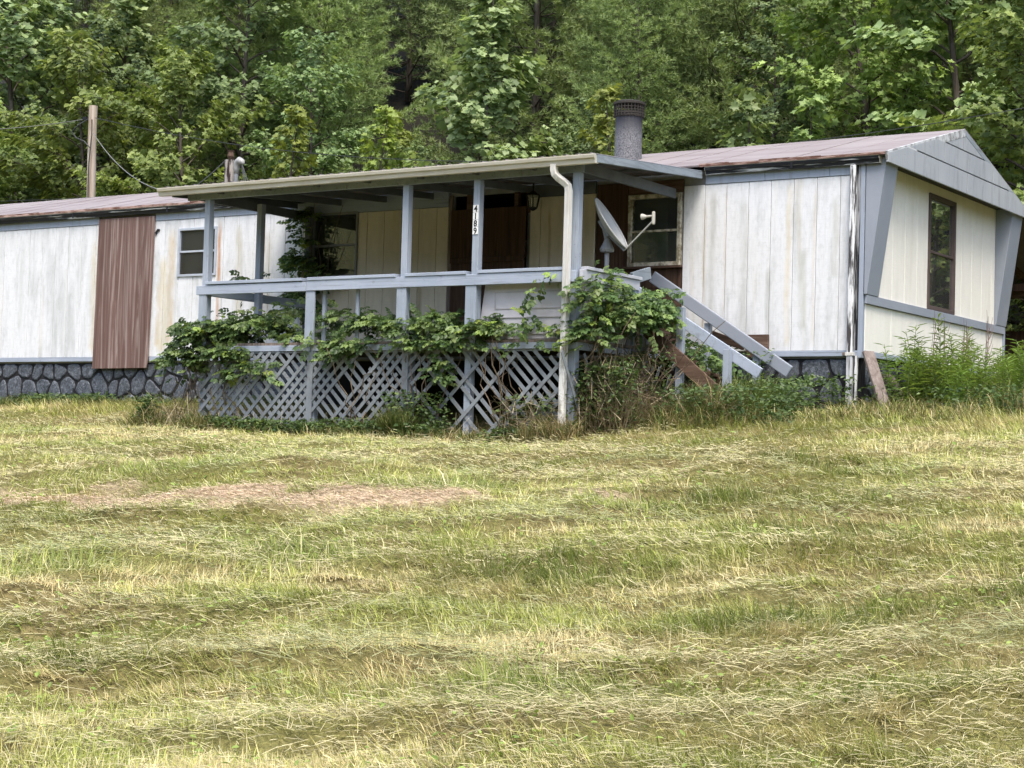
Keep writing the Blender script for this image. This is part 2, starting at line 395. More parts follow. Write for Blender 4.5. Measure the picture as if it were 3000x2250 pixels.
GX, GY = np.meshgrid(gx, gy); GZ = terrain(GX, GY)
nx, ny = len(gx), len(gy)
idx = np.arange(nx*ny).reshape(ny, nx)
quads = np.stack([idx[:-1, :-1], idx[:-1, 1:], idx[1:, 1:], idx[1:, :-1]], -1).reshape(-1, 4)
gm = raw_mesh('ground', np.stack([GX, GY, GZ], -1).reshape(-1, 3), quads, np.full(len(quads), 4), GROUND, True)
at_ = gm.attributes.new('thatch', 'FLOAT', 'POINT'); at_.data.foreach_set('value', (matted(GX, GY)*mead(GX, GY)).ravel().astype(np.float32))
ground = link(bpy.data.objects.new('ground', gm)); tag(ground, kind='structure')
def tz(x, y): return float(terrain(np.array([x]), np.array([y]))[0])

# ------------------------------------------------------------------ the mobile home
LX, W, ZT = -17.6, 5.03, 2.11          # far end, depth, top of the siding
home = empty('mobile_home', (0, 0, 0))
tag(home, 'long white and cream mobile home with faded red roof and blue-grey trim', 'mobile home')

def rects_minus(x0, x1, z0, z1, holes):
    xs = sorted({x0, x1, *[min(max(h[0], x0), x1) for h in holes], *[min(max(h[1], x0), x1) for h in holes]})
    out = []
    for a, b in zip(xs, xs[1:]):
        if b-a < 1e-4: continue
        cuts = sorted([(h[2], h[3]) for h in holes if h[0] < (a+b)/2 < h[1]])
        z = z0
        for c0, c1 in cuts:
            if c0 > z+1e-4: out.append((a, b, z, c0))
            z = max(z, c1)
        if z1 > z+1e-4: out.append((a, b, z, z1))
    return out
FW = [(-10.82, -10.05, 1.25, 1.972), (-8.24, -7.43, 1.155, 2.06), (-5.84, -4.66, .07, 2.18), (-3.13, -2.385, 1.135, 2.035)]
mb = MB()
for a, b, c, d in rects_minus(LX, -.02, -.02, 2.3, FW): mb.box(a, b, .022, .07, c, d)
front = mb.build('front_wall', m_flat('groove_shade', (.30, .30, .30), .9), home)

_bd = {}
def board(x0, x1, z0, z1, mat, parent, y0=-.014, th=.03, name='siding_board', along='x', jit=0):
    """one siding board between two grooves"""
    wd, h = round(x1-x0, 4), round(z1-z0, 4); key = (wd, h, mat.name, along, th)
    if key not in _bd:
        m = MB()
        if along == 'x': m.box(0, wd, 0, th, 0, h)
        else: m.box(-th, 0, 0, wd, 0, h)
        _bd[key] = m.mesh(name, mat, .004)
    o = bpy.data.objects.new(name, _bd[key]); COL.objects.link(o); o.parent = parent
    if along == 'x': o.location = (x0, y0+jit, z0)
    else: o.location = (y0+jit, x0, z0)
    return o
rng = random.Random(4)
def boards(x0, x1, z0, z1, phase, step, mat, holes, gap=.0055):
    k = math.floor((x0-phase)/step); x = phase + k*step
    while x < x1-1e-4:
        a, b = max(x, x0)+gap/2, min(x+step, x1)-gap/2
        if b-a > .02:
            pc = rects_minus(a, b, z0, z1, [h for h in holes if h[0] < b and h[1] > a])
            for p in pc: board(p[0], p[1], p[2], p[3], mat, front, jit=rng.uniform(-.0015, .0015))
        x += step
G = .2946
boards(LX, -8.42, .068, ZT, -14.637, G, WHITE, FW)
boards(-2.358, -.10, .068, ZT, -2.069, G, WHITE, FW)
boards(-8.42, -5.9, .068, 2.04, -14.637, G*1.0, CREAM, FW)
boards(-4.60, -3.62, .068, 2.09, -4.44, .43, CREAM, FW)
# bare framing where the siding has come off beside the porch window
for i, (z0, z1) in enumerate([(.07, .36), (.365, .62), (.625, .85), (.855, 1.12)]):
    box('bare_board', -3.6, -2.372, -.005, .02, z0, z1, [BROWN, DOORPLY][i % 2], front)
box('bare_board', -3.6, -3.15, -.006, .02, 1.125, 2.2, DOORPLY, front); box('bare_board', -3.145, -2.372, -.004, .02, 2.045, 2.2, BROWN, front)
box('bare_board', -4.655, -4.605, -.02, .02, 1.9, 2.19, BROWN, front)
box('bare_board', -5.895, -5.845, -.012, .02, .07, 2.19, GREYW, front)
# painted trims along the front wall
def trim(x0, x1, z0, z1, y0=-.026, name='trim_board', mat=TRIM, parent=home): return box(name, x0, x1, y0, .02, z0, z1, mat, parent, .003)
for a, b in ((LX, -14.1), (-14.095, -12.5), (-11.3, -10.4), (-10.395, -8.6)): trim(a, b, 2.113, 2.25)
trim(-8.595, -5.9, 2.045, 2.25, mat=BLUE); trim(-4.6, -3.62, 2.095, 2.25, mat=DARKU)
for a, b in ((-2.06, -1.27), (-1.265, -.44), (-.435, -.13)): trim(a, b, 2.113, 2.25)
for a, b in ((LX, -13.7), (-13.695, -12.49), (-11.33, -8.1), (-8.09, -2.4), (-1.3, -.03)): trim(a, b, 0.0, .066, mat=BLUE)
# corner post where the front meets the end
box('corner_trim', -.045, .008, -.034, .035, -.02, 2.28, TRIM, home); box('corner_strip', -.098, -.048, -.026, .02, .068, 2.24, m_two('peeled_black_strip', (.012, .012, .014), (.30, .31, .33), (24, 24, 1.6), .5, .62), home)

def window(name, ax, x0, x1, z0, z1, fr, mid, fw=.035, d0=-.035, backing=None, label=None, sill=None, parent=home, glass=None):
    """sash window; ax='x' in the front wall, ax='y' in the end wall"""
    def B(m, a, b, dd0, dd1, c, d):
        if ax == 'x': m.box(a, b, dd0, dd1, c, d)
        else: m.box(-dd1, -dd0, a, b, c, d)
        return m
    m = MB()
    B(m, x0, x0+fw, d0, .06, z0, z1); B(m, x1-fw, x1, d0, .06, z0, z1)
    B(m, x0+fw, x1-fw, d0, .06, z1-fw, z1); B(m, x0+fw, x1-fw, d0, .06, z0, z0+fw)
    f = m.build(name, fr, parent, .003)
    if label: f['label'] = label
    B(MB(), x0+fw, x1-fw, d0+.012, .03, mid-.014, mid+.014).build('sash_rail', fr, f, .002)
    if sill: B(MB(), x0-.03, x1+.03, d0-.04, .02, z0-.03, z0-.001).build('sill', sill, f, .003)
    B(MB(), x0+fw, x1-fw, .004, .008, mid+.0145, z1-fw).build('pane', glass or GLASS, f)
    B(MB(), x0+fw, x1-fw, -.004, .0, z0+fw, mid-.0145).build('pane', glass or GLASS, f)
    for (a, b, c, d, mt) in (backing or []): B(MB(), a, b, .09, .095, c, d).build('backing', mt, f)
    return f
window('window', 'x', -10.82, -10.05, 1.25, 1.972, ALU, 1.622, backing=[(-10.8, -10.07, 1.56, 1.96, CURT)], label='small sash window with grey curtains in its upper half')
window('window', 'x', -8.24, -7.43, 1.155, 2.06, DISHD, 1.6, .03, backing=[(-8.22, -7.45, 1.16, 2.05, BLACK)], label='dark window under the porch roof behind hanging vine')  # black sheet added behind the panes to make the room look dark
window('window', 'x', -3.13, -2.385, 1.135, 2.035, FRAMEW, 1.575, .05, backing=[(-3.1, -2.63, 1.14, 2.03, CURTG)], sill=BROWN, label='window with peeling tan frame beside bare brown boards')
window('window', 'y', 2.03, 3.0, .72, 2.18, FRAMEB, 1.45, .05, label='tall narrow dark-framed window in the cream end wall', glass=GLASS_E)
# floor, rear wall and far end keep the rooms dark
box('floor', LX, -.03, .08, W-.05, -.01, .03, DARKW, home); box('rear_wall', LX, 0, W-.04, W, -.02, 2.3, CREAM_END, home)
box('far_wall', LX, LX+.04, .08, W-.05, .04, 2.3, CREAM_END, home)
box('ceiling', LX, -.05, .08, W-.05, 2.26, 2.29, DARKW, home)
# boarded-up doorway: two dark sheets and a black gap above
box('door_board', -5.835, -4.645, -.05, -.03, 1.30, 1.985, DOORPLY, home, .006); box('door_board', -5.82, -4.66, -.045, -.028, .40, 1.295, DOORPLY, home, .006)
box('door_board', -5.83, -5.42, -.06, -.046, .10, .52, PLY, home, .006); box('door_cross_rail', -5.82, -4.66, -.075, -.051, 1.27, 1.34, DOORPLY, home, .004)
box('door_jamb', -4.85, -4.79, -.02, .06, 1.9, 2.18, BROWN, home); box('door_jamb', -5.6, -5.5, -.03, .0, 1.985, 2.19, BROWN, home)
# sheet of weathered plywood nailed over the wall
MB().prism([(-12.475, -.052, 2.19), (-11.292, -.052, 2.187), (-11.335, -.052, .0), (-11.36, -.058, -.105), (-12.50, -.06, -.113)], (0, .02, 0)).build('plywood_patch', PLY, home, .003)
MB().prism([(-11.30, -.034, 1.93), (-11.25, -.034, 1.99), (-11.2, -.034, 1.985), (-11.215, -.034, 1.955), (-11.245, -.034, 1.95), (-11.27, -.034, 1.90)], (0, .012, 0)).build('torn_hole', BLACK, home)

# end wall -------------------------------------------------------
EW = [(2.03, 3.0, .72, 2.18)]
mb = MB()
for a, b, c, d in rects_minus(.04, W, -.02, 2.32, EW): mb.box(-.07, -.016, a, b, c, d)
endw = mb.build('end_wall', DARKW, home)
y = .04
while y < W-.02:
    b = min(y+.405, W-.01)
    for p in rects_minus(y, b-.003, .716, 2.32, EW): board(p[0], p[1], p[2], p[3], CREAM_END, endw, y0=.014, along='y', jit=rng.uniform(-.001, .001))
    y = b
y = .04
while y < W-.02:
    b = min(y+.81, W-.01); board(y, b-.003, .068, .608, CREAM_END, endw, y0=.012, along='y'); y = b
box('belt_board', .016, .045, .0, W-.03, .61, .714, FIN, home); box('trim_board', -.01, .03, .04, W-.02, 0.0, .066, BLUE, home)
box('corner_trim', -.03, .035, W-.03, W+.03, -.02, .72, TRIM, home)
for ya, yb in ((-.028, .35), (4.62, W+.02)):
    MB().prism([(.017, ya, .716), (.05, ya, .716), (.262, ya, 2.27), (.262, ya, 2.3), (.017, ya, 2.3)], (0, yb-ya, 0)).build('side_fin', FIN, home, .004)
# soffit and gable of overlapping panels
box('soffit', .0, .285, -.03, W+.02, 2.302, 2.315, FIN, home)
def clip(poly, n, c):                        # keep n.p<=c
    out = []
    for i, p in enumerate(poly):
        q = poly[(i+1) % len(poly)]; dp = n[0]*p[0]+n[1]*p[1]-c; dq = n[0]*q[0]+n[1]*q[1]-c
        if dp <= 0: out.append(p)
        if dp*dq < 0: t = dp/(dp-dq); out.append((p[0]+t*(q[0]-p[0]), p[1]+t*(q[1]-p[1])))
    return out
PKY, PKZ, EZ = 2.5, 3.0, 2.30
sl = (PKZ-EZ-.02)/(PKY+.1)
gab = box('gable', .25, .288, .1, W-.1, 2.25, 2.31, GABLE, home)
rows = [(2.225, 2.505, [-.1, 1.12, 2.6, 4.3, 5.2]), (2.505, 2.765, [-.1, 1.75, 3.6, 5.2]), (2.765, 3.1, [-.1, 2.45, 5.2])]
for k, (z0, z1, ys) in enumerate(rows):
    for a, b in zip(ys, ys[1:]):
        pg = [(a+.006, z0), (b-.006, z0), (b-.006, z1-.018), (a+.006, z1-.018)]
        pg = clip(pg, (-sl, 1), EZ+.03-.0+sl*.1); pg = clip(pg, (sl, 1), EZ+.03+sl*(W+.1))
        if len(pg) >= 3:
            x0 = .29 + .004*(2-k)
            MB().prism([(x0-.012, p[0], p[1]) for p in pg], (.026, 0, 0)).build('gable_panel', GABLE, gab, .002)
MB().prism([(.26, .1, 2.31), (.26, W-.1, 2.31), (.26, PKY, 2.97)], (.015, 0, 0)).build('gable_backing', DARKW, gab)
# roof: standing panels on both slopes, rusted drip edge, peeling gutters
roof = MB().prism([(LX-.1, -.02, 2.30), (LX-.1, W+.02, 2.30), (LX-.1, PKY, 2.975)], (-LX+.1+.27, 0, 0)).build('roof', DARKW, home)
RE, ze = -.11, 2.318
pan = MB().prism([(0, RE, ze), (.592, RE, ze), (.592, PKY, PKZ+.015), (0, PKY, PKZ+.015)], (0, -.006, .02))
pan.prism([(.588, RE, ze+.019), (.602, RE, ze+.019), (.602, PKY, PKZ+.034), (.588, PKY, PKZ+.034)], (0, -.003, .006))
pm = pan.mesh('roof_panel', ROOF)
pan2 = MB().prism([(0, W-RE, ze), (.6, W-RE, ze), (.6, PKY+.004, PKZ+.016), (0, PKY+.004, PKZ+.016)], (0, .006, .02)); pm2 = pan2.mesh('roof_panel', ROOF)
x = LX-.1
while x < .25:
    for q in (pm, pm2):
        o = link(bpy.data.objects.new('roof_panel', q), roof); o.location = (x, 0, rng.uniform(0, .004)); o.scale = (min(1, (.3-x)/.6), 1, 1)
    x += .6
for a, b in ((LX-.1, -8.0), (-2.1, .28)):
    m = MB(); k = int((b-a)/.35); zz = 0
    for i in range(k):
        xa, xb = a+(b-a)*i/k, a+(b-a)*(i+1)/k-.002; h = rng.uniform(.0, .014)
        m.box(xa, xb, RE-.016, RE+.006, ze-.008+h*.3, ze+.022+h)
    m.build('drip_edge', RUSTE, roof)
MB().beam((.292, RE, ze-.02), (.292, PKY, PKZ-.01), .10, .03).build('rake_board', m_two('peeling_rake', (.22, .22, .22), (.50, .52, .53), (9, 9, 9), .42, .56), home, .003)
MB().beam((.292, PKY, PKZ-.01), (.292, W-RE, ze-.02), .07, .03).build('rake_board', BLUE_Y, home, .003)
def gutter(name, x0, x1, yb, zt, mat, parent, h=.105, d=.10, lipmat=None, endcap=True):
    pr = [(0, 0), (0, -h), (-d*.62, -h), (-d*.72, -h*.55), (-d*.93, -h*.42), (-d, -h*.12), (-d, 0), (-d+.012, 0), (-d+.012, -.014), (-d+.006, -.012), (-d*.9, -h*.36), (-d*.66, -h*.5), (-d*.57, -h+.006), (-.006, -h+.006), (-.006, 0)]
    g = MB().prism([(x0, yb+p, zt+q) for p, q in pr], (x1-x0, 0, 0)).build(name, mat, parent)
    if lipmat: box('gutter_lip', x0, x1, yb-d-.006, yb-d+.014, zt+.0005, zt+.016, lipmat, g, .002)
    if endcap:
        ring = [(0, 0), (0, -h), (-d*.62, -h), (-d*.72, -h*.55), (-d*.93, -h*.42), (-d, -h*.12), (-d, 0)]
        for xx in (x0-.004, x1): MB().prism([(xx, yb+p, zt+q) for p, q in ring], (.004, 0, 0)).build('end_cap', lipmat or mat, g)
    return g
gutter('gutter', LX, -8.05, -.03, 2.305, GUTB, home, .085, .085, OFFW); gutter('gutter', -2.03, .2, -.03, 2.305, GUTB, home, .085, .085, OFFW)
for xx in (-16.6, -14.7, -13.0, -11.0, -9.4, -.9): box('gutter_strap', xx, xx+.03, -.118, -.114, 2.225, 2.31, BLACK, home, 0)
# peeling downspout at the corner
ds = MB().box(-.15, -.085, -.105, -.045, .0, 2.215).build('downspout', DSP, home, .006)
MB().box(-.152, -.083, -.107, -.043, -.70, -.002).build('lower_pipe', m_two('split_downspout', (.10, .095, .095), (.50, .51, .53), (30, 30, 1.2), .40, .52, .6), ds, .006)
box('strap', -.165, -.07, -.113, -.035, .0, .04, DSW, ds); box('bracket', -.22, -.166, -.06, -.03, .005, .045, GREYW, ds)
MB().box(-.065, -.03, -.075, -.035, -.70, .0).build('side_strip', DSP, ds, .003)
# skirting of moulded stones, each a raised piece
sk = box('skirting', LX, -.02, .034, .06, -.78, -.012, MORTAR, home, 0); box('skirting_side', -.03, .0, .06, W, -.78, -.012, MORTAR, sk, 0)
srng = random.Random(11)
def stones(u0, u1, z0, z1, place):
    cw, ch = .30, .285; sites = []
    nr = int((z1-z0)/ch)+2
    for r in range(-1, nr+1):
        n = int((u1-u0)/cw)+3
        for c in range(-1, n): sites.append((u0+(c+.5*(r % 2)+srng.uniform(-.40, .40))*cw, z1-.10-(r+srng.uniform(-.38, .38))*ch))
    for s0 in sites:
        if not (u0-.1 < s0[0] < u1+.1 and z0-.15 < s0[1] < z1+.12): continue
        pg = [(u0+.012, z0), (u1-.012, z0), (u1-.012, z1-.012), (u0+.012, z1-.012)]
        for s1 in sites:
            if s1 is s0 or abs(s1[0]-s0[0]) > .9 or abs(s1[1]-s0[1]) > .9: continue
            n = (s1[0]-s0[0], s1[1]-s0[1]); L = math.hypot(*n)
            if L < 1e-6: continue
            n = (n[0]/L, n[1]/L); pg = clip(pg, n, (n[0]*(s0[0]+s1[0])+n[1]*(s0[1]+s1[1]))/2-.018)
            if len(pg) < 3: break
        if len(pg) < 3: continue
        cx = sum(p[0] for p in pg)/len(pg); cz = sum(p[1] for p in pg)/len(pg)
        if max(abs(p[0]-cx) for p in pg) < .03 or max(abs(p[1]-cz) for p in pg) < .025: continue
        # cut the corners and wobble the edges
        q = []
        for i, p in enumerate(pg):
            a, b = pg[i-1], pg[(i+1) % len(pg)]
            for t in (a, b): q.append((p[0]+(t[0]-p[0])*.2+srng.uniform(-.006, .006), p[1]+(t[1]-p[1])*.2+srng.uniform(-.006, .006)))
            q.append(((p[0]+b[0])/2+srng.uniform(-.009, .009), (p[1]+b[1])/2+srng.uniform(-.009, .009)))
        m = MB(); n = len(q); V = []
        for lvl, (k, d) in enumerate(((1.0, .0), (.95, .013), (.80, .020))):
            V += [place(cx+(p[0]-cx)*k, cz+(p[1]-cz)*k, d) for p in q]
        m.v = V
        for l in (0, 1):
            for i in range(n): m.f.append((l*n+i, l*n+(i+1) % n, (l+1)*n+(i+1) % n, (l+1)*n+i))
        m.f.append(tuple(range(2*n, 3*n)))
        m.build('stone', STONE, sk)
stones(-15.6, -8.15, -.72, -.02, lambda u, z, d: (u, .034-d, z))
stones(-2.1, -.17, -.72, -.02, lambda u, z, d: (u, .034-d, z))
stones(.10, 1.5, -.72, -.02, lambda u, z, d: (.001+d, u, z))
# stove pipe
chx, chy = -4.03, 1.5
ch = MB().tube([(chx, chy, 2.6), (chx, chy, 3.36)], .185, 28).build('chimney', STEEL, home, smooth=False)
MB().tube([(chx, chy, 3.36), (chx, chy, 3.372), (chx, chy, 3.376)], [.2, .2, .19], 28).build('collar', CAPM, ch)
m = MB(); 
for k in range(28):
    t = 2*math.pi*k/28; m.box(chx+.205*math.cos(t)-.005, chx+.205*math.cos(t)+.005, chy+.205*math.sin(t)-.005, chy+.205*math.sin(t)+.005, 3.36, 3.53)
for zz in (3.40, 3.44, 3.48): m.tube([(chx+.206*math.cos(a), chy+.206*math.sin(a), zz) for a in np.linspace(0, 2*math.pi, 29)], .005, 4, False)
m.build('mesh_screen', CAPM, ch)
MB().tube([(chx, chy, 3.355), (chx, chy, 3.43)], .2, 28).build('inner_pipe', CAPM, ch)
MB().tube([(chx, chy, 3.525), (chx, chy, 3.555), (chx, chy, 3.575)], [.22, .222, .17], 28).build('cap', CAPM, ch, smooth=False)

# ------------------------------------------------------------------ porch
porch = empty('porch', (0, 0, 0)); tag(porch, 'open porch of blue-grey timber with lattice skirt, gutter and low rail', 'porch')
PX0, PX1, PY = -8.03, -2.36, -2.40
deck = MB(); 
for i in range(17): deck.box(PX0-.03, PX1+.03, -2.43+i*.14, -2.43+i*.14+.134, .028, .062)
deck.build('deck', GREYW, porch)
for a, b in ((PX0, -6.19), (-6.185, -4.3), (-4.295, PX1)): box('rim_board', a, b, -2.445, -2.405, -.045, .026, BLUE, porch)
box('rim_board', PX1-.04, PX1, -2.4, -.05, -.06, .026, BLUE, porch); box('rim_board', PX0, PX0+.04, -2.4, -.05, -.06, .026, BLUE, porch)
def post(x, y, z0, z1, s=.089, mat=BLUE_V, lean=0.0):
    return MB().beam((x, y, z0), (x+lean, y, z1), s, s, up=(0, 1, 0)).build('post', mat, porch, .004)
post(PX0+.045, PY, .06, 1.925); post(-4.80, PY, .06, 1.925); p3 = post(-3.775, PY, .06, 1.925); post(-2.43, PY, -.9, 1.925)
post(PX0+.045, -1.4, .06, 2.0, .085, BLUE_V); post(-8.22, -.12, .06, 2.15, .085, DARKU)
for x, wd in ((-6.2, .14), (-4.80, .14), (-3.80, .15), (PX0+.045, .13)): box('baluster_board', x-wd/2, x+wd/2, -2.475, -2.446, .02, .692, BLUE_V, porch, .003)
box('baluster_board', -6.08, -6.03, -2.38, -2.34, .07, .7, BLUE_V, porch)
for x in (-5.55,): box('baluster_board', x, x+.045, -2.39, -2.36, .07, .7, BLUE_V, porch)
for x, z in ((-8.0, 0), (-6.185, 0), (-4.72, 0), (-3.86, 0), (-2.45, 0)): post(x, -2.36, tz(x, -2.36)-.1, -.04, .089, BLUE_V)
# top rail: two long front boards and the capping
box('rail_board', -8.09, -6.262, -2.486, -2.447, .690, .806, BLUE, porch, .004); box('rail_board', -6.255, -2.375, -2.488, -2.449, .694, .822, BLUE, porch, .004)
for a, b, z in ((-7.93, -6.32, .845), (-6.24, -4.88, .847), (-4.82+.08, -3.86, .848), (-3.70, -2.47, .853)): box('rail_cap', a, b, -2.50, -2.36, z-.026, z+.012, BLUE, porch, .003)
box('rail_board', PX1, PX1+.038, -2.44, -1.12, .715, .835, PALE, porch, .004); box('rail_cap', PX1-.06, PX1+.06, -2.35, -1.10, .838, .876, PALE, porch, .004)
box('rail_board', PX0-.04, PX0, -2.44, -.15, .690, .80, BLUE_Y, porch, .004); post(PX1-.02, -1.18, -.75, .834, .089, BLUE_V)
MB().beam((-2.42, -1.15, .86), (-2.42, -.72, .97), .14, .04).build('rail_board', BLUE_Y, porch, .004)
# beams, rafters and tin roof
for a, b in ((-8.33, -5.7), (-5.695, -2.34)): box('beam', a, b, -2.45, -2.41, 1.925, 2.03, BLUE_Y, porch, .003)
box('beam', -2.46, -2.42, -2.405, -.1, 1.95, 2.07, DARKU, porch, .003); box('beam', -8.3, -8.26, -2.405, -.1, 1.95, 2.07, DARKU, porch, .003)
def rz(y): return 2.082 + (y+2.6)*.072
x = -8.5
while x < -2.2:
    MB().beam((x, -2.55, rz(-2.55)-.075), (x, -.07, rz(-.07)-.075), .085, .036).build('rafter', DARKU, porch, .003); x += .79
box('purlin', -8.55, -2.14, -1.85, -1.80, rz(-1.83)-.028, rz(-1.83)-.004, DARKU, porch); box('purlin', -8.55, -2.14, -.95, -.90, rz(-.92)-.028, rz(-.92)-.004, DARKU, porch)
V = []; F = []; xs = []
x = -8.62
while x < -2.1:
    for dx, h in ((0, 0), (.035, 0), (.05, .022), (.075, .022), (.09, 0), (.155, 0)): xs.append((x+dx, h))
    x += .16
for (xx, h) in xs:
    for yy in (-2.63, -.02): V.append((xx, yy, rz(yy)+h)); 
for i in range(len(xs)-1): F.append((2*i, 2*i+2, 2*i+3, 2*i+1))
m = MB(); m.v = V; m.f = F; rf = m.build('porch_roof', TINR, porch)
sm = rf.modifiers.new('thickness', 'SOLIDIFY'); sm.thickness = .003
MB().beam((-2.085, -2.61, rz(-2.61)-.045), (-2.085, -.1, rz(-.1)-.042), .095, .036).build('rake_board', BLUE_Y, porch, .004)
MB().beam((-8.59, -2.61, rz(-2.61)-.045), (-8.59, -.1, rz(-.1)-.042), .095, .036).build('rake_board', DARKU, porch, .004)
box('fascia_board', -8.60, -2.1, -2.575, -2.54, 1.985, 2.08, BLUE_Y, porch)
gutter('gutter', -8.66, -2.075, -2.575, 2.078, GUTW, porch, .098, .105, None)
# rounded-square downspout with an offset at the top
path = [(-2.615, -2.62, 2.0), (-2.615, -2.62, 1.93), (-2.605, -2.615, 1.89), (-2.57, -2.595, 1.85), (-2.51, -2.56, 1.80), (-2.475, -2.54, 1.76), (-2.468, -2.535, 1.70), (-2.475, -2.525, .6), (-2.478, -2.525, .0)]
pds = MB().tube(path, .050, 4, rot=math.pi/4).build('downspout', DSW, porch, .008, False, 2)
MB().tube([(-2.478, -2.525, -.002), (-2.482, -2.525, -.35), (-2.485, -2.525, -1.2)], .050, 4, rot=math.pi/4).build('lower_pipe', m_two('rusty_downspout', (.30, .28, .24), (.72, .71, .66), (12, 12, 5), .40, .55), pds, .008, False, 2)
# lattice skirt: slanting slats in two layers, some missing
lrng = random.Random(3)
def lattice(x0, x1, z0, z1, yf, miss_f, miss_b, label):
    lt = MB().box(x0, x1, yf-.004, yf+.0, z1-.02, z1).build('lattice', LATT, porch); lt['label'] = label
    p = .140; wd = .044
    for layer, sgn in ((0, 1), (1, -1)):
        k = 0; h = z1-z0
        lo, hi = (x0-h, x1) if sgn > 0 else (x0, x1+h)
        x = lo + p*.5
        while x < hi:
            # centre line: from (x, z0) going up with slope sgn
            t0, t1 = (max(0, x0-x), min(h, x1-x)) if sgn > 0 else (max(0, x-x1), min(h, x-x0))
            k += 1
            gone = k in (miss_f if layer == 0 else miss_b)
            if t1-t0 > .05 and not gone:
                e = lrng.uniform(-.004, .004)
                if lrng.random() < .12: t1 -= lrng.uniform(.05, .3)*(t1-t0)
                if lrng.random() < .08: t0 += lrng.uniform(.05, .25)*(t1-t0)
                yy = yf - (.014 if layer == 0 else .0025)
                MB().beam((x+sgn*t0+e, yy, z0+t0), (x+sgn*t1, yy, z0+t1), wd, .009, up=(-sgn, 0, 1)).build('slat', LATT, lt)
            x += p
lattice(-8.03, -6.2, -1.08, -.05, -2.42, {11, 13}, set(), 'close lattice panel half covered with vine')
lattice(-6.19, -4.74, -1.10, -.05, -2.42, {7, 8}, {3, 9}, 'blue-grey lattice panel with a few gaps')
lattice(-4.73, -2.46, -1.14, -.05, -2.42, {5, 7, 8, 10, 11, 13, 14, 15, 18}, {4, 5, 7, 8, 10, 13, 16}, 'broken lattice panel with many slats missing')
for x in (-6.19, -4.735): box('lattice_batten', x-.045, x+.045, -2.447, -2.436, -1.0, -.05, LATT, porch)
# side of the porch below the steps
for k, x in enumerate(np.arange(-2.3, -.3, .16)):
    MB().beam((PX1+.02, x, -.9), (PX1+.02, x+.5*(1 if k % 3 else -1), -.1), .042, .009, up=(0, 1, 1)).build('side_slat', LATT, porch)
# house number: four white plates with black digits on the post
z = 1.588
for i, dgt in enumerate('4189'):
    pl = box('house_number', -3.822+.008, -3.738, -2.4535, -2.4465, z-.040, z+.042, PLATE, porch, .001); pl['label'] = 'white plate with black digit ' + dgt
    cu = bpy.data.curves.new('digit', 'FONT'); cu.body = dgt; cu.size = .098; cu.extrude = .001; cu.offset = .0022; cu.align_x = 'CENTER'; cu.align_y = 'CENTER'
    co = bpy.data.objects.new('tmp', cu); COL.objects.link(co)
    dg = bpy.context.evaluated_depsgraph_get(); me = bpy.data.meshes.new_from_object(co.evaluated_get(dg)); bpy.data.objects.remove(co)
    me.materials.clear(); me.materials.append(INK)
    vs = np.array([v.co[:] for v in me.vertices]); cen = (vs.max(0)+vs.min(0))/2
    for v in me.vertices: v.co = v.co - Vector(cen)
    o = link(bpy.data.objects.new('digit', me), pl); o.location = (-3.776, -2.4548, z); o.rotation_euler = (rad(90), 0, 0); o.scale = (.98, 1.02, 1)
    z -= .0865

# ------------------------------------------------------------------ steps on the right side of the porch
steps = empty('porch_steps', (-1.7, -.7, -.6)); tag(steps, 'worn timber porch steps with two sloping blue-grey handrails', 'steps')
def sp(o): return local(o, steps)
sp(MB().beam((-2.40, -1.12, .735), (-.75, -1.12, -.26), .125, .038).build('handrail', BLUE_S, None, .005))
sp(MB().beam((-2.66, -.22, .985), (-.80, -.22, -.195), .15, .04).build('handrail', FIN, None, .012, segs=2))
for x, zt in ((-1.74, .50), (-1.135, .015)): sp(MB().beam((x, -1.175, tz(x, -1.17)-.15), (x, -1.175, zt), .092, .06, up=(1, 0, 0)).build('rail_post', BLUE_V, None, .004))
for x, zt in ((-2.28, .70),): sp(MB().beam((x, -1.06, -.75), (x, -1.06, zt), .092, .06, up=(1, 0, 0)).build('rail_post', BLUE_V, None, .004))
for x, zt in ((-1.9, .40), (-1.25, .02)): sp(MB().beam((x, -.17, tz(x, -.17)-.15), (x, -.17, zt), .085, .06, up=(1, 0, 0)).build('rail_post', BLUE_V, None, .004))
sp(MB().beam((-2.14, -1.245, .24), (-1.12, -1.245, -.57), .16, .035).build('stringer', BROWN, None, .004)); sp(MB().beam((-2.28, -.3, .0), (-1.22, -.3, -.62), .17, .035).build('stringer', BROWN, None, .004))
for i in range(4): sp(box('tread', -2.24+i*.27, -1.95+i*.27, -1.05, -.25, -.10-i*.155, -.065-i*.155, BROWN, None, .004))
wp = empty('scrap_board', (-1.3, -.08, .06)); 
o = MB().box(-1.43, -1.15, -.09, -.05, -.01, .262).build('scrap_board', BROWN, None, .004); bpy.data.objects.remove(wp); o.name = 'scrap_board'; tag(o, 'short brown board upright against the white wall behind the handrail', 'board')
o = MB().beam((-1.98, -.12, .30), (-1.45, -.10, .12), .10, .03).build('scrap_board', BROWN, None, .004); tag(o, 'slanting dark brown board lying behind the sloping handrails', 'board')

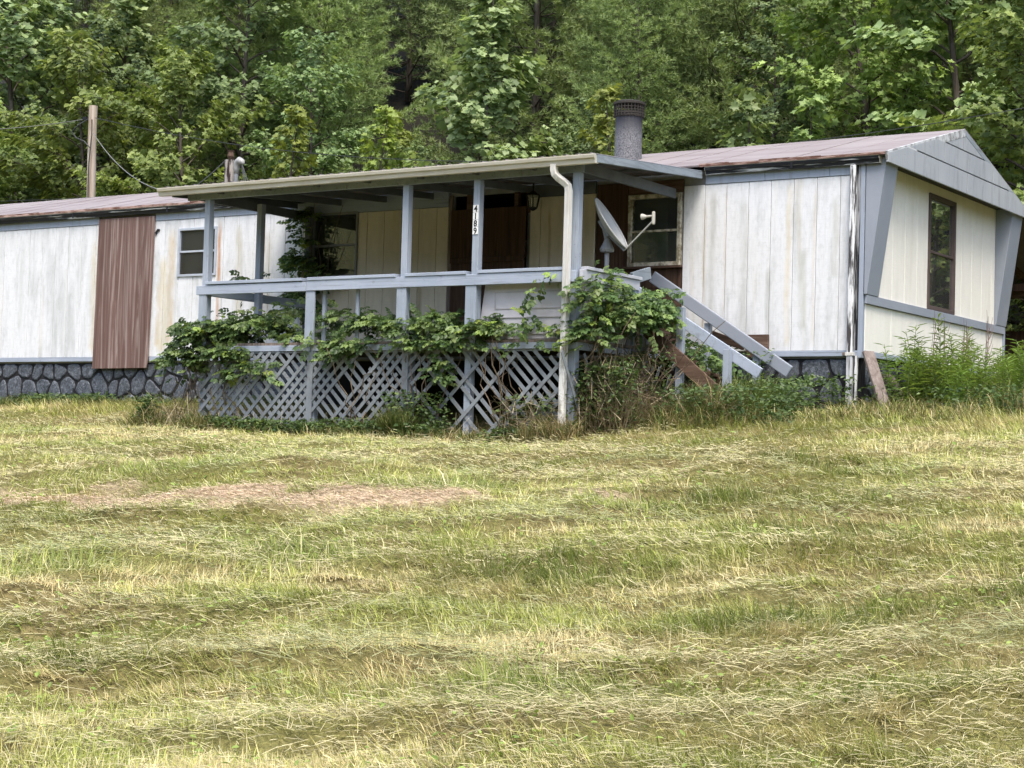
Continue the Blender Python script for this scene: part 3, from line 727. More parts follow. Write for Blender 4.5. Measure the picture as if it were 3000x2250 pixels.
# ------------------------------------------------------------------ things on the porch
d1 = MB().prism([(-3.79, -2.325, .075), (-1.0-1.47, -2.325, .075), (-2.47, -2.345, .745), (-3.68, -2.345, .745)], (0, .035, 0)).build('panel_door', DOORW, None, .003)
tag(d1, 'white panelled door on its side behind the front porch rail', 'door')
for (a, b, c, d) in ((-3.55, -2.5, .42, .62), (-3.57, -2.5, .13, .33)):
    m = MB()
    yy = lambda z: -2.326-(z-.075)*.03
    for (p, q, r, s2) in ((a, b, c, c+.012), (a, b, d-.012, d), (a, a+.012, c+.013, d-.013)): m.box(p, q, yy(.4)-.008, yy(.4)+.004, r, s2)
    o = m.build('panel_moulding', m_flat('door_groove', (.40, .39, .41), .7), None); o.parent = d1
d2 = MB().prism([(-2.40, -2.27, .07), (-2.40, -1.26, .07), (-2.375, -1.26, .71), (-2.375, -2.27, .71)], (-.03, 0, 0)).build('white_panel', DOORW, None, .003); tag(d2, 'plain white panel standing inside the short side rail', 'panel')
# lantern
ln = empty('porch_lantern', (-4.43, -.22, 2.13)); tag(ln, 'black hexagonal lantern hanging under the porch roof', 'lantern')
def L_(o): return local(o, ln)
lx, ly = -4.43, -.22
L_(MB().tube([(lx, ly, 2.135), (lx, ly, 2.24)], .012, 8).build('hanger', BLACK)); L_(MB().tube([(lx, ly, 2.14), (lx, ly, 2.10), (lx, ly, 2.085), (lx, ly, 2.08)], [.02, .075, .105, .10], 6).build('cap', BLACK))
for k in range(6):
    t = 2*math.pi*k/6; L_(MB().beam((lx+.095*math.cos(t), ly+.095*math.sin(t), 2.082), (lx+.06*math.cos(t), ly+.06*math.sin(t), 1.93), .012, .012, up=(math.sin(t), -math.cos(t), 0)).build('cage_bar', BLACK))
L_(MB().tube([(lx, ly, 1.93), (lx, ly, 1.915), (lx, ly, 1.885)], [.066, .06, .012], 6).build('base', BLACK)); L_(MB().tube([(lx, ly, 1.932), (lx, ly, 2.078)], [.055, .088], 6, False).build('lantern_glass', GLASS))

# satellite dish
dish = empty('satellite_dish', (-2.38, -1.8, .87)); tag(dish, 'grey satellite dish on a mast at the right porch rail', 'satellite dish')
def D_(o): return local(o, dish)
mx, my = -2.385, -1.8
D_(MB().tube([(mx-.05, my, .62), (mx-.05, my, .80), (mx-.01, my, .88), (mx, my, .93), (mx, my, 1.16)], .027, 12).build('mast', DISHD, None, smooth=True))
D_(MB().tube([(mx, my, 1.10), (mx, my, 1.13), (mx, my, 1.2), (mx, my, 1.25)], [.075, .085, .05, .03], 10).build('clamp', DISHD, None))
nrm = Vector((.81, .22, .53)).normalized(); ctr = Vector((-2.335, my, 1.43))
upd = Vector((0, 0, 1)); maj = (upd - nrm*upd.dot(nrm)).normalized(); minr = nrm.cross(maj)
V = []; F = []; n = 40; rings = 8
for side in (0, 1):
    for r in range(rings+1):
        q = r/rings; dep = .085*(q*q-1) - (.010 if side else 0)
        for k in range(n):
            t = 2*math.pi*k/n; V.append(tuple(ctr + maj*(.335*q*math.cos(t)) + minr*(.30*q*math.sin(t)) + nrm*dep))
nn = (rings+1)*n
for side in (0, 1):
    for r in range(rings):
        for k in range(n):
            a, b = side*nn+r*n+k, side*nn+r*n+(k+1) % n; F.append((a, b, b+n, a+n))
for k in range(n): F.append((rings*n+k, rings*n+(k+1) % n, nn+rings*n+(k+1) % n, nn+rings*n+k))
m = MB(); m.v = V; m.f = F; D_(m.build('reflector', DISH, None, smooth=True))
D_(MB().tube([ctr + maj*(.335*math.cos(t)) + minr*(.30*math.sin(t)) - nrm*.004 for t in np.linspace(0, 2*math.pi, 41)], .009, 6, False).build('rim', DISH, None, smooth=True))
bk = ctr - nrm*.10
D_(MB().beam(bk - maj*.12, bk + maj*.10, .07, .05, up=tuple(minr)).build('back_bracket', DISHD, None, .006)); D_(MB().beam((mx, my, 1.22), bk, .05, .045).build('tilt_arm', DISHD, None, .006))
low = ctr - maj*.35 - nrm*.03; tip = Vector((-1.80, -1.78, 1.44))
D_(MB().beam(bk - maj*.1, low, .03, .03).build('arm_root', DISHD, None)); D_(MB().beam(low, tip, .016, .016).build('feed_arm', DISH, None, .004))
D_(MB().beam(tip - Vector((.0, 0, .05)), tip + Vector((.0, 0, .10)), .032, .04, up=(1, 0, 0)).build('lnb_body', OFFW, None, .012, segs=2))
D_(MB().tube([tip + Vector((-.02, 0, .05)), tip + Vector((-.09, 0, .045)), tip + Vector((-.13, 0, .045)), tip+Vector((-.15, 0, .045))], [.012, .014, .032, .036], 12).build('feed_horn', OFFW, None))

# boards leaning at the corner
o = MB().beam((.085, -.03, .05), (.47, -.36, tz(.47, -.36)-.03), .14, .04, up=(.5, .6, 0)).build('leaning_plank', GREYW, None, .004); tag(o, 'weathered grey-brown plank leaning against the house corner', 'plank')
o = MB().prism([(.10, .28, -.20), (.12, .62, -.19), (.40, .66, tz(.4, .6)-.03), (.38, .22, tz(.4, .2)-.03)], (.018, .0, .01)).build('loose_board', GREYW, None, .002); tag(o, 'square grey board leaning behind the plank among the weeds', 'board')

# utility poles and cables
def upole(x, y, top, r, mat, label):
    e = empty('utility_pole', (x, y, tz(x, y))); tag(e, label, 'utility pole')
    m = MB(); N = 9; zb = tz(x, y)-.4
    local(m.tube([(x+.02*math.sin(i*1.3), y, zb+(top-zb)*i/N) for i in range(N+1)], [r*(1.1-.12*i/N) for i in range(N+1)], 14).build('pole', mat), e)
    return e
u1 = upole(-20.2, 7, 5.87, .092, POLE, 'tall weathered utility pole rising behind the white wall')
local(MB().box(-20.36, -20.26, 6.84, 6.9, 5.56, 5.62).build('insulator', BLACK), u1); local(MB().tube([(-20.1, 6.87, 5.55), (-20.07, 6.85, 5.2), (-20.13, 6.85, 4.6), (-20.11, 6.86, 3.0)], .012, 6).build('ground_wire', CABLED), u1)
local(MB().tube([(-20.22, 6.86, 5.56), (-20.42, 6.8, 5.45), (-20.62, 6.8, 5.32), (-20.5, 6.82, 5.18), (-20.3, 6.86, 5.1), (-20.12, 6.86, 4.95)], .014, 6).build('drip_loop', CABLED), u1)
u2 = upole(-16.26, 7, 4.45, .118, POLEB, 'short dark-stained utility pole with weatherhead behind the porch roof')
local(MB().tube([(-16.02, 6.9, 2.0), (-16.02, 6.9, 4.2)], .045, 10).build('conduit', DISHD), u2)
local(MB().tube([(-16.02, 6.9, 4.15), (-16.02, 6.9, 4.27), (-15.99, 6.89, 4.36), (-15.92, 6.87, 4.40), (-15.84, 6.86, 4.37), (-15.80, 6.86, 4.32)], [.05, .065, .075, .075, .06, .03], 10).build('weatherhead', DISH, None, smooth=True), u2)
local(MB().tube([(-16.27, 7, 4.44), (-16.27, 7, 4.52), (-16.27, 7, 4.60), (-16.27, 7, 4.64)], [.02, .07, .06, .08], 8).build('insulator', BROWN), u2)
for k in range(3): local(MB().tube([(-15.86, 6.86, 4.36), (-15.75+.03*k, 6.8, 4.1), (-15.62+.07*k, 6.75, 3.75), (-15.6+.1*k, 6.7, 3.3)], .010, 5).build('drop_wire', CABLED), u2)
def catenary(a, b, sag, n=24):
    a, b = Vector(a), Vector(b); return [a.lerp(b, i/n) - Vector((0, 0, sag*4*(i/n)*(1-i/n))) for i in range(n+1)]
def cable(pts, r, mat, label): return tag(MB().tube(pts, r, 5).build('cable', mat), label, 'cable')
cable(catenary((-20.1, 6.95, 5.6), (3.5, 5.9, 4.4), 1.18), .0065, CABLED, 'long thin cable sagging over the roof behind the stovepipe')
cable(catenary((-26.5, 7.2, 5.9), (-20.3, 6.95, 5.6), .12), .009, CABLE, 'cable coming from the woods to the top of the tall pole')
cable(catenary((-20.08, 6.9, 5.26), (-13.4, 2.7, 3.04), .32), .009, CABLE, 'pale thick cable drooping from the tall pole to the roof')
cable(catenary((-16.36, 6.95, 4.45), (-14.0, 3.0, 2.93), .06), .009, CABLED, 'dark cable running from the short pole to the roof')
cable(catenary((-26.5, 7.4, 4.2), (-12.5, 6.2, 3.75), .1), .006, CABLED, 'thin dark cable low behind the tall pole')

# lean-to behind the house
lt = empty('lean_to_shed', (-1.5, 6.4, -.5)); tag(lt, 'dark timber lean-to with tin roof behind the end of the house', 'shed')
def T_(o): return local(o, lt)
T_(MB().prism([(-5, W+.12, 2.22), (.35, W+.12, 2.22), (.35, 8.4, 1.62), (-5, 8.4, 1.62)], (0, 0, .03)).build('shed_roof', TINR))
for i, x in enumerate(np.arange(-4.8, .4, .85)): T_(MB().beam((x, W+.14, 2.16), (x, 8.35, 1.57), .10, .045).build('rafter', BROWN, None))
T_(box('beam', -5, .3, 8.0, 8.08, 1.40, 1.56, BROWN)); T_(box('beam', -5, .3, 6.3, 6.36, 1.34, 1.45, DOORPLY)); 
for x in (-4.8, -2.3, .15): T_(box('post', x, x+.1, 7.99, 8.09, tz(x, 8)-.2, 1.399, BROWN)); T_(box('post', x+.2, x+.3, 6.28, 6.38, tz(x, 6.3)-.2, 1.339, BROWN))
T_(box('back_board', -5, .2, 8.1, 8.13, -.3, .9, DOORPLY))

# ------------------------------------------------------------------ leaves and trees
OVAL = (np.array([(0, 0), (.33, .27), (.75, .2), (1, 0), (.75, -.2), (.33, -.27)]), [(0, 3, 2, 1), (0, 5, 4, 3)], .35)
LOBED = (np.array([(0, 0), (.04, .44), (.30, .27), (.56, .52), (.66, .17), (1, 0), (.66, -.17), (.56, -.52), (.30, -.27), (.04, -.44)]), [(0, 5, 4, 3, 2, 1), (0, 9, 8, 7, 6, 5)], .25)
TULIP = (np.array([(0, 0), (.05, .30), (.28, .50), (.50, .34), (.85, .40), (.80, 0), (.85, -.40), (.50, -.34), (.28, -.50), (.05, -.30)]), [(0, 5, 4, 3, 2, 1), (0, 9, 8, 7, 6, 5)], .22)
def unit(a): return a/np.maximum(np.linalg.norm(a, axis=-1, keepdims=True), 1e-9)
def leaf_mesh(name, tmpl, P, U, N, size, mat, rnd):
    pts, faces, fold = tmpl
    P = np.asarray(P); U = unit(np.asarray(U)); N = np.asarray(N); N = unit(N - U*(N*U).sum(1, keepdims=True)); Vv = np.cross(N, U)
    k = len(pts); n = len(P); size = np.asarray(size)[:, None, None]
    tu = pts[:, 0][None, :, None]; tv = pts[:, 1][None, :, None]; tn = (np.abs(pts[:, 1])*fold - pts[:, 0]**2*.15)[None, :, None]
    verts = P[:, None, :] + size*(tu*U[:, None, :] + tv*Vv[:, None, :] + tn*N[:, None, :])
    fl = np.array(faces); nf, fs = fl.shape
    loops = (np.arange(n)[:, None, None]*k + fl[None]).reshape(-1)
    me = raw_mesh(name, verts.reshape(-1, 3), loops, np.full(n*nf, fs), mat)
    a = me.attributes.new('rnd', 'FLOAT', 'FACE'); a.data.foreach_set('value', np.repeat(np.asarray(rnd, np.float32), nf))
    return me

def broadleaf(seed, H, R, nb, base, tmpl, size, mat, lpn=4, prof='round', step=.16, droop=.25):
    r = np.random.default_rng(seed); tb = MB(); P = []; U = []; N = []; RN = []
    ph = r.uniform(0, 6.28); lean = r.uniform(-.06, .06, 2)*H
    def tp(h): return np.array([lean[0]*h*h + .05*H*.3*math.sin(h*5+ph), lean[1]*h*h + .05*H*.3*math.cos(h*4+ph), H*h])
    pts = [tp(h) for h in np.linspace(0, 1, 12)]; r0 = .010*H+.025
    tb.tube(pts, [r0*(1-.93*h) for h in np.linspace(0, 1, 12)], 7)
    for i in range(nb):
        h = base + (.985-base)*((i+r.uniform(0, 1))/nb)
        q = (h-base)/(1-base)
        if prof == 'round': f = math.sin(math.pi*min(1, .12+.86*q))**.7
        elif prof == 'cone': f = (1-q)**.75*.95+.12
        else: f = min(1, 1.6*(1-q)+.1)
        L = R*f*r.uniform(.65, 1.15); az = i*2.39996+r.uniform(-.5, .5); el = .25+.75*q + r.uniform(-.15, .2)
        p = tp(h); d = np.array([math.cos(az)*math.cos(el), math.sin(az)*math.cos(el), math.sin(el)]); m = max(4, int(L/.22)); path = [p]
        for k in range(m):
            d = unit(d + np.array([0, 0, -droop*.35*(k/m)]) + r.normal(0, .10, 3)); path.append(path[-1]+d*L/m)
        rb = r0*(1-.9*h)*.55
        tb.tube(path, [max(.004, rb*(1-.85*k/m)) for k in range(m+1)], 4, False)
        subs = [(path, L, .3)]
        ns = max(2, int(L/.22))
        for s_ in range(ns):
            t = .22+.78*(s_+r.uniform(0, 1))/ns; k = min(m-1, int(t*m)); b0 = path[k]; dd = unit(path[k+1]-path[k])
            sgn = 1 if s_ % 2 else -1; a = sgn*r.uniform(.6, 1.15); c, s = math.cos(a), math.sin(a)
            sd_ = unit(np.array([dd[0]*c-dd[1]*s, dd[0]*s+dd[1]*c, dd[2]*.6+r.uniform(-.15, .2)]))
            sl_ = L*.42*(1.15-t*.6)*r.uniform(.6, 1.2); mm = max(2, int(sl_/.2)); sp_ = [b0]
            for _ in range(mm): sd_ = unit(sd_+np.array([0, 0, -droop*.12])+r.normal(0, .12, 3)); sp_.append(sp_[-1]+sd_*sl_/mm)
            tb.tube([sp_[0], sp_[len(sp_)//2], sp_[-1]], [.008, .006, .003], 3, False)
            subs.append((sp_, sl_, 0.0))
        shade = r.uniform(-.18, .18)
        for path_, L_s, t0 in subs:
            path_ = np.array(path_); nn_ = max(2, int(L_s/step))
            for j in range(nn_):
                t = t0 + (1-t0)*(j+.6)/nn_; kf = t*(len(path_)-1); k = min(len(path_)-2, int(kf)); pp = path_[k]+(path_[k+1]-path_[k])*(kf-k); dd = path_[k+1]-path_[k]
                n_ = r.poisson(lpn)
                if n_ == 0: continue
                a = math.atan2(dd[1], dd[0]) + r.uniform(-1.5, 1.5, n_)
                u_ = np.stack([np.cos(a), np.sin(a), -r.uniform(-.1, .75, n_)], 1)
                out = np.array([math.cos(az), math.sin(az), 0])
                nv = np.stack([np.zeros(n_), np.zeros(n_), np.ones(n_)], 1)*1.0 + out*.75 + r.normal(0, .42, (n_, 3))
                P.append(pp + r.normal(0, .055, (n_, 3)) + u_*.03); U.append(u_); N.append(nv); RN.append(np.clip(.45+shade+r.normal(0, .2, n_)+.12*q, 0, 1))
    P, U, N, RN = map(np.concatenate, (P, U, N, RN))
    sz = size*r.uniform(.6, 1.2, len(P))
    return tb.mesh('trunk', BARK, smooth=True), leaf_mesh('crown', tmpl, P, U, N, sz, mat, RN)

def pine(seed, H, R, mat, base=.12, whorl=.42, nd=15, nl=.13):
    r = np.random.default_rng(seed); tb = MB(); TP = []; TD = []; SH = []
    tb.tube([(.06*math.sin(i*.9), .06*math.cos(i*.7), H*i/14) for i in range(15)], [(.008*H+.02)*(1-.95*i/14) for i in range(15)], 8)
    z = H*base*.4
    while z < H*.985:
        q = z/H; nbr = 5 if q > base else 3
        a0 = r.uniform(0, 6.28)
        for b in range(nbr):
            az = a0+b*2*math.pi/nbr+r.uniform(-.3, .3); L = R*((1-q)**.8*.95+.10)*r.uniform(.6, 1.15); el = .05+.55*q+r.uniform(-.12, .12)
            d = np.array([math.cos(az)*math.cos(el), math.sin(az)*math.cos(el), math.sin(el)]); p = np.array([0, 0, z]); m = max(4, int(L/.25)); path = [p]
            for k in range(m): d = unit(d+np.array([0, 0, .05])+r.normal(0, .06, 3)); path.append(path[-1]+d*L/m)
            tb.tube(path, [max(.005, .03*(1-q)*(1-.8*k/m)) for k in range(m+1)], 4, False)
            if q < base and r.random() < .7: continue
            sh = r.uniform(-.2, .2)
            for k in range(1, m+1):
                t = k/m
                if t < .28: continue
                for sg in (-1, 1):
                    a = az+sg*r.uniform(.5, 1.1); ll = (.55*L*(1.1-t)+.12)*r.uniform(.5, 1.1); ns = max(1, int(ll/.11))
                    for j in range(1, ns+1):
                        dd = np.array([math.cos(a), math.sin(a), .18]); TP.append(path[k]+dd*ll*j/ns+r.normal(0, .03, 3)); TD.append(unit(dd+np.array([0, 0, .35])+r.normal(0, .25, 3))); SH.append(sh)
                        if j == ns:
                            for e in (-.5, .5): TP.append(TP[-1]+.09*np.array([math.cos(a+e), math.sin(a+e), .1])); TD.append(unit(np.array([math.cos(a+e), math.sin(a+e), .45]))); SH.append(sh)
                TP.append(path[k]); TD.append(unit(d+np.array([0, 0, .3]))); SH.append(sh)
        z += whorl*r.uniform(.75, 1.25)*(1.15-.5*q)
    TP = np.array(TP); TD = np.array(TD); SH = np.array(SH); n = len(TP)
    # needles: thin triangles fanning forward from each tuft
    A = unit(np.cross(TD, np.array([.3, .5, .81]))); B = np.cross(TD, A)
    ang = r.uniform(0, 6.283, (n, nd)); op = r.uniform(.35, 1.15, (n, nd)); ln = nl*r.uniform(.7, 1.2, (n, nd))
    D = TD[:, None, :]*np.cos(op)[..., None] + (A[:, None, :]*np.cos(ang)[..., None]+B[:, None, :]*np.sin(ang)[..., None])*np.sin(op)[..., None]
    Wd = unit(np.cross(D, r.normal(0, 1, (n, nd, 3))))*.012
    b0 = TP[:, None, :] + D*.01; tip = TP[:, None, :] + D*ln[..., None]
    verts = np.stack([b0-Wd, b0+Wd, tip], 2).reshape(-1, 3); nf = n*nd
    me = raw_mesh('crown', verts, np.arange(nf*3), np.full(nf, 3), mat)
    rn = np.clip(.45+SH[:, None]+r.normal(0, .12, (n, 1))+r.normal(0, .1, (n, nd)), 0, 1)
    at = me.attributes.new('rnd', 'FLOAT', 'FACE'); at.data.foreach_set('value', rn.ravel().astype(np.float32))
    return tb.mesh('trunk', BARK, smooth=True), me

LF_MAPLE = m_leaf('maple_leaf', (.105, .145, .04), (.215, .275, .082), (.37, .44, .14), .45)
LF_YEL = m_leaf('yellow_green_leaf', (.13, .155, .035), (.25, .295, .07), (.39, .44, .12), .45)
LF_TUL = m_leaf('tulip_tree_leaf', (.105, .145, .06), (.235, .295, .13), (.43, .50, .24), .42, .45)
LF_SYC = m_leaf('sycamore_leaf', (.10, .145, .055), (.21, .285, .105), (.38, .45, .18), .42, .45)
LF_DK = m_leaf('dark_broad_leaf', (.08, .115, .05), (.165, .22, .09), (.285, .355, .15), .42)
NEEDLE = m_leaf('pine_needles', (.13, .17, .06), (.25, .305, .12), (.37, .425, .175), .32, .6)
NEEDLE2 = m_leaf('dark_pine_needles', (.085, .12, .05), (.165, .21, .088), (.255, .305, .13), .3, .6)
PROTO = {
 'maple': broadleaf(1, 7.0, 2.4, 40, .06, LOBED, .145, LF_MAPLE, 6.2, 'round', .17),
 'yellow': broadleaf(2, 5.4, 1.5, 30, .06, LOBED, .15, LF_YEL, 5.2, 'cone', .17),
 'tulip': broadleaf(3, 7.0, 2.0, 44, .05, TULIP, .155, LF_TUL, 7.2, 'oval', .18),
 'syc': broadleaf(5, 5.4, 1.4, 26, .06, LOBED, .20, LF_SYC, 4.2, 'cone', .2),
 'dark': broadleaf(6, 9.0, 2.9, 46, .08, TULIP, .15, LF_DK, 5.6, 'round', .21),
 'ash': broadleaf(7, 7.0, 2.2, 34, .08, OVAL, .19, LF_MAPLE, 7.0, 'round', .18, .5),
 'pine': pine(8, 12.0, 3.0, NEEDLE, .03, .36, 12, .16),
 'darkpine': pine(9, 14.0, 3.2, NEEDLE2, .06, .5, 9, .18),
}
def tree(kind, x, y, s, label, group=None, rot=None, name=None, sz=None, sink=.12):
    nm = {'pine': 'pine_tree', 'darkpine': 'pine_tree'}.get(kind, 'broadleaf_tree')
    e = empty(nm, (x, y, tz(x, y)-sink)); tag(e, label, 'tree', group)
    e.rotation_euler = (0, 0, trng.uniform(0, 6.28) if rot is None else rot); e.scale = (s, s, s*(sz or 1))
    for part, me in zip(('trunk', 'crown'), PROTO[kind]): link(bpy.data.objects.new(part, me), e)
    return e
trng = random.Random(21)
# trees one can tell apart, from the left edge of the wood to its right end
tree('tulip', -29.6, 13.0, 1.45, 'tall grey-green tulip tree at the end of the wood beyond the tall utility pole')
tree('ash', -24.6, 11.0, 1.05, 'pale yellow-green sapling with drooping leaves beside the tall utility pole')
tree('tulip', -27.1, 14.2, 1.25, 'slim tulip tree standing among pines behind the drooping pale sapling')
tree('maple', -20.9, 10.5, 1.02, 'bright green maple spreading between the tall and the short utility poles')
tree('dark', -22.4, 14.2, 1.0, 'large dark broadleaf tree rising behind the bright maple')
tree('yellow', -17.5, 10.0, 1.05, 'small bright maple just behind the short utility pole')
tree('yellow', -15.5, 10.6, .98, 'small pointed sapling between the short pole and the tulip tree')
tree('tulip', -13.35, 11.5, 1.12, 'full tulip tree with pale flowers of leaves behind the middle of the porch roof')
tree('yellow', -17.2, 13.6, .8, 'slender sapling standing in the dark gap of the wood')
tree('yellow', -9.1, 10.0, 1.0, 'slim yellow-green maple directly behind the stovepipe')
tree('syc', -6.25, 9.5, .98, 'large-leaved sycamore sapling just right of the stovepipe')
tree('syc', -5.1, 9.9, .90, 'large-leaved sycamore sapling behind the roof near the gable')
tree('maple', -4.95, 12.2, 1.0, 'open maple with visible trunk behind the gable end')
tree('tulip', -3.4, 12.6, 1.15, 'bushy green tree above the peak of the gable')
tree('maple', -.9, 9.6, 1.02, 'bright leafy tree beside the lean-to at the end of the house')
tree('pine', -22.6, 17.2, .95, 'feathery yellow-green pine beside the dark gap in the wood')
tree('pine', -16.6, 18.6, 1.15, 'tall pine with bare trunk behind the tulip tree')
tree('pine', -10.0, 17.6, 1.0, 'tall pine with dead lower branches behind the sycamore saplings')
G2 = 'pines on the wooded hillside'
for (k, x, y, s) in [('pine', -29.0, 18.0, 1.0), ('pine', -25.3, 17.0, .95), ('pine', -13.2, 19.5, 1.05), ('pine', -11.9, 15.6, .75), ('pine', -8.0, 20.0, 1.1), ('pine', -6.2, 15.5, .75), ('pine', -33.5, 19, 1.05),
    ('pine', -4.4, 18, 1.0), ('pine', -1.0, 19, 1.0), ('darkpine', -18.6, 22.5, .95), ('darkpine', -28.0, 22.5, 1.0), ('darkpine', -31.5, 24, 1.05), ('darkpine', -15.2, 24, 1.0), ('darkpine', -10.5, 24, 1.05), ('darkpine', -5.2, 24.5, 1.0), ('darkpine', -.5, 25, 1.0), ('darkpine', -37.5, 23, 1.0),
    ('darkpine', -23, 28, 1.1), ('darkpine', -30.5, 30, 1.0), ('darkpine', -27.0, 27.0, .9), ('darkpine', -17.8, 28.5, 1.0), ('darkpine', -13, 29.5, 1.1), ('darkpine', -7.8, 29.5, 1.1), ('darkpine', -34.5, 30, 1.1), ('darkpine', -41, 30, 1.1), ('darkpine', -20, 34, 1.1), ('darkpine', -27, 35, 1.1), ('darkpine', -34, 37, 1.1), ('darkpine', -14, 35, 1.1)]:
    tree(k, x, y, s, 'feathery green pine standing on the wooded hillside' if k == 'pine' else 'dark pine deep in the wood on the hillside', G2 if k == 'pine' else 'dark pines deep in the wood')
G3 = 'broadleaf trees in the wood'
for (k, x, y, s) in [('dark', -31.5, 15, .95), ('dark', -26.3, 13, .8), ('ash', -28.0, 11.0, .9), ('dark', -18.9, 12.5, .72), ('dark', -26.0, 20, .95), ('dark', -2.0, 15, .95), ('dark', -7.4, 13.2, .62), ('dark', 1.2, 14, .95), ('dark', -33.5, 13, .85), ('maple', -30.5, 10.5, .8),
    ('ash', -22.6, 9.7, .62), ('dark', -11.2, 12.6, .5), ('dark', -16.2, 13.2, .4), ('maple', .8, 12.3, 1.1)]:
    tree(k, x, y, s, {'dark': 'dark green broadleaf tree filling the wood behind the house', 'ash': 'leafy pale sapling low at the edge of the wood', 'maple': 'rounded green maple at the edge of the wood'}[k], {'dark': G3, 'ash': 'pale saplings', 'maple': 'maples at the edge'}[k])
# a wood also stands off to the right of the place (it is mirrored in the end window)
for (k, x, y, s) in [('dark', 13.0, 3.0, 1.0), ('maple', 11.5, 8.0, 1.1), ('tulip', 14.0, 10.5, 1.3), ('dark', 9.5, 13.5, 1.1), ('dark', 15.5, 6.5, 1.2), ('maple', 5.5, 14.0, 1.1), ('tulip', 12.2, 5.2, 1.1), ('yellow', 3.5, 11.6, 1.1), ('maple', 5.0, 12.2, .85), ('syc', 2.9, 10.2, .8), ('ash', 6.5, 11.0, .9)]:
    tree(k, x, y, s, 'leafy tree in the wood beyond the end of the house', 'trees off the end of the house')
for i_ in range(22):  # unseen trees behind the camera, added so the windows mirror dark foliage
    x_ = -30+i_*3.6+trng.uniform(-1, 1); y_ = -52-trng.uniform(0, 10)
    tree('dark', x_, y_, 1.5+trng.uniform(-.2, .4), 'unseen dark broadleaf tree across the valley, added to darken window reflections', 'unseen trees added for window reflections')
# undergrowth at the foot of the wood
bush = broadleaf(15, 2.2, 1.2, 22, .05, OVAL, .11, LF_DK, 3.5, 'round', .16)
PROTO['bush'] = bush
for i in range(26):
    x = -31+i*1.28+trng.uniform(-.4, .4); y = 8.6+trng.uniform(-.4, 1.6)
    e = empty('shrub', (x, y, tz(x, y)-.1)); tag(e, 'low dark shrub in the undergrowth at the foot of the wood', 'shrub', 'undergrowth shrubs'); e.rotation_euler = (0, 0, trng.uniform(0, 6)); s = trng.uniform(.8, 1.3); e.scale = (s, s, s)
    for part, me in zip(('stem', 'foliage'), bush): link(bpy.data.objects.new(part, me), e)

# ------------------------------------------------------------------ vines on the porch
LF_VINE = m_leaf('vine_leaf', (.036, .064, .022), (.09, .138, .044), (.21, .27, .088), .36, .42)
LF_VINEY = m_leaf('young_vine_leaf', (.15, .20, .04), (.25, .32, .07), (.38, .45, .12), .4, .4)
VOVAL = (np.array([(0, 0), (.28, .36), (.68, .30), (1, 0), (.68, -.30), (.28, -.36)]), [(0, 3, 2, 1), (0, 5, 4, 3)], .25)
def compound(seed, pairs=5, L=.27, lf=.088):
    """a pinnate leaf: leaflets in pairs along a drooping rachis; local +X is its length, +Z its upper side"""
    r = np.random.default_rng(seed); P = []; U = []; N = []
    def rp(t): return np.array([L*t, 0, -.10*L*t*t*2])
    for i in range(pairs):
        t = .3+.62*i/(pairs-1)
        for s in (-1, 1):
            P.append(rp(t)); U.append((.55, s*.85, -.25+r.uniform(-.2, .1))); N.append((r.normal(0, .15), r.normal(0, .15), 1))
    P.append(rp(1.0)); U.append((1, 0, -.45)); N.append((.3, 0, 1))
    return np.array(P), np.array(U), np.array(N), lf*r.uniform(.75, 1.1, len(P))
COMP = [compound(s, p, L, lf) for s, p, L, lf in ((1, 3, .13, .060), (2, 2, .10, .072), (3, 4, .18, .055))]
def comp_mesh(c, mat, rv): P, U, N, S = c; return leaf_mesh('leaf', VOVAL, P, U, N, S, mat, np.clip(rv+np.random.default_rng(3).normal(0, .1, len(P)), 0, 1))
LEAFM = [comp_mesh(c, m_, v) for c in COMP for m_, v in ((LF_VINE, .25), (LF_VINE, .5), (LF_VINE, .85), (LF_VINEY, .5))]
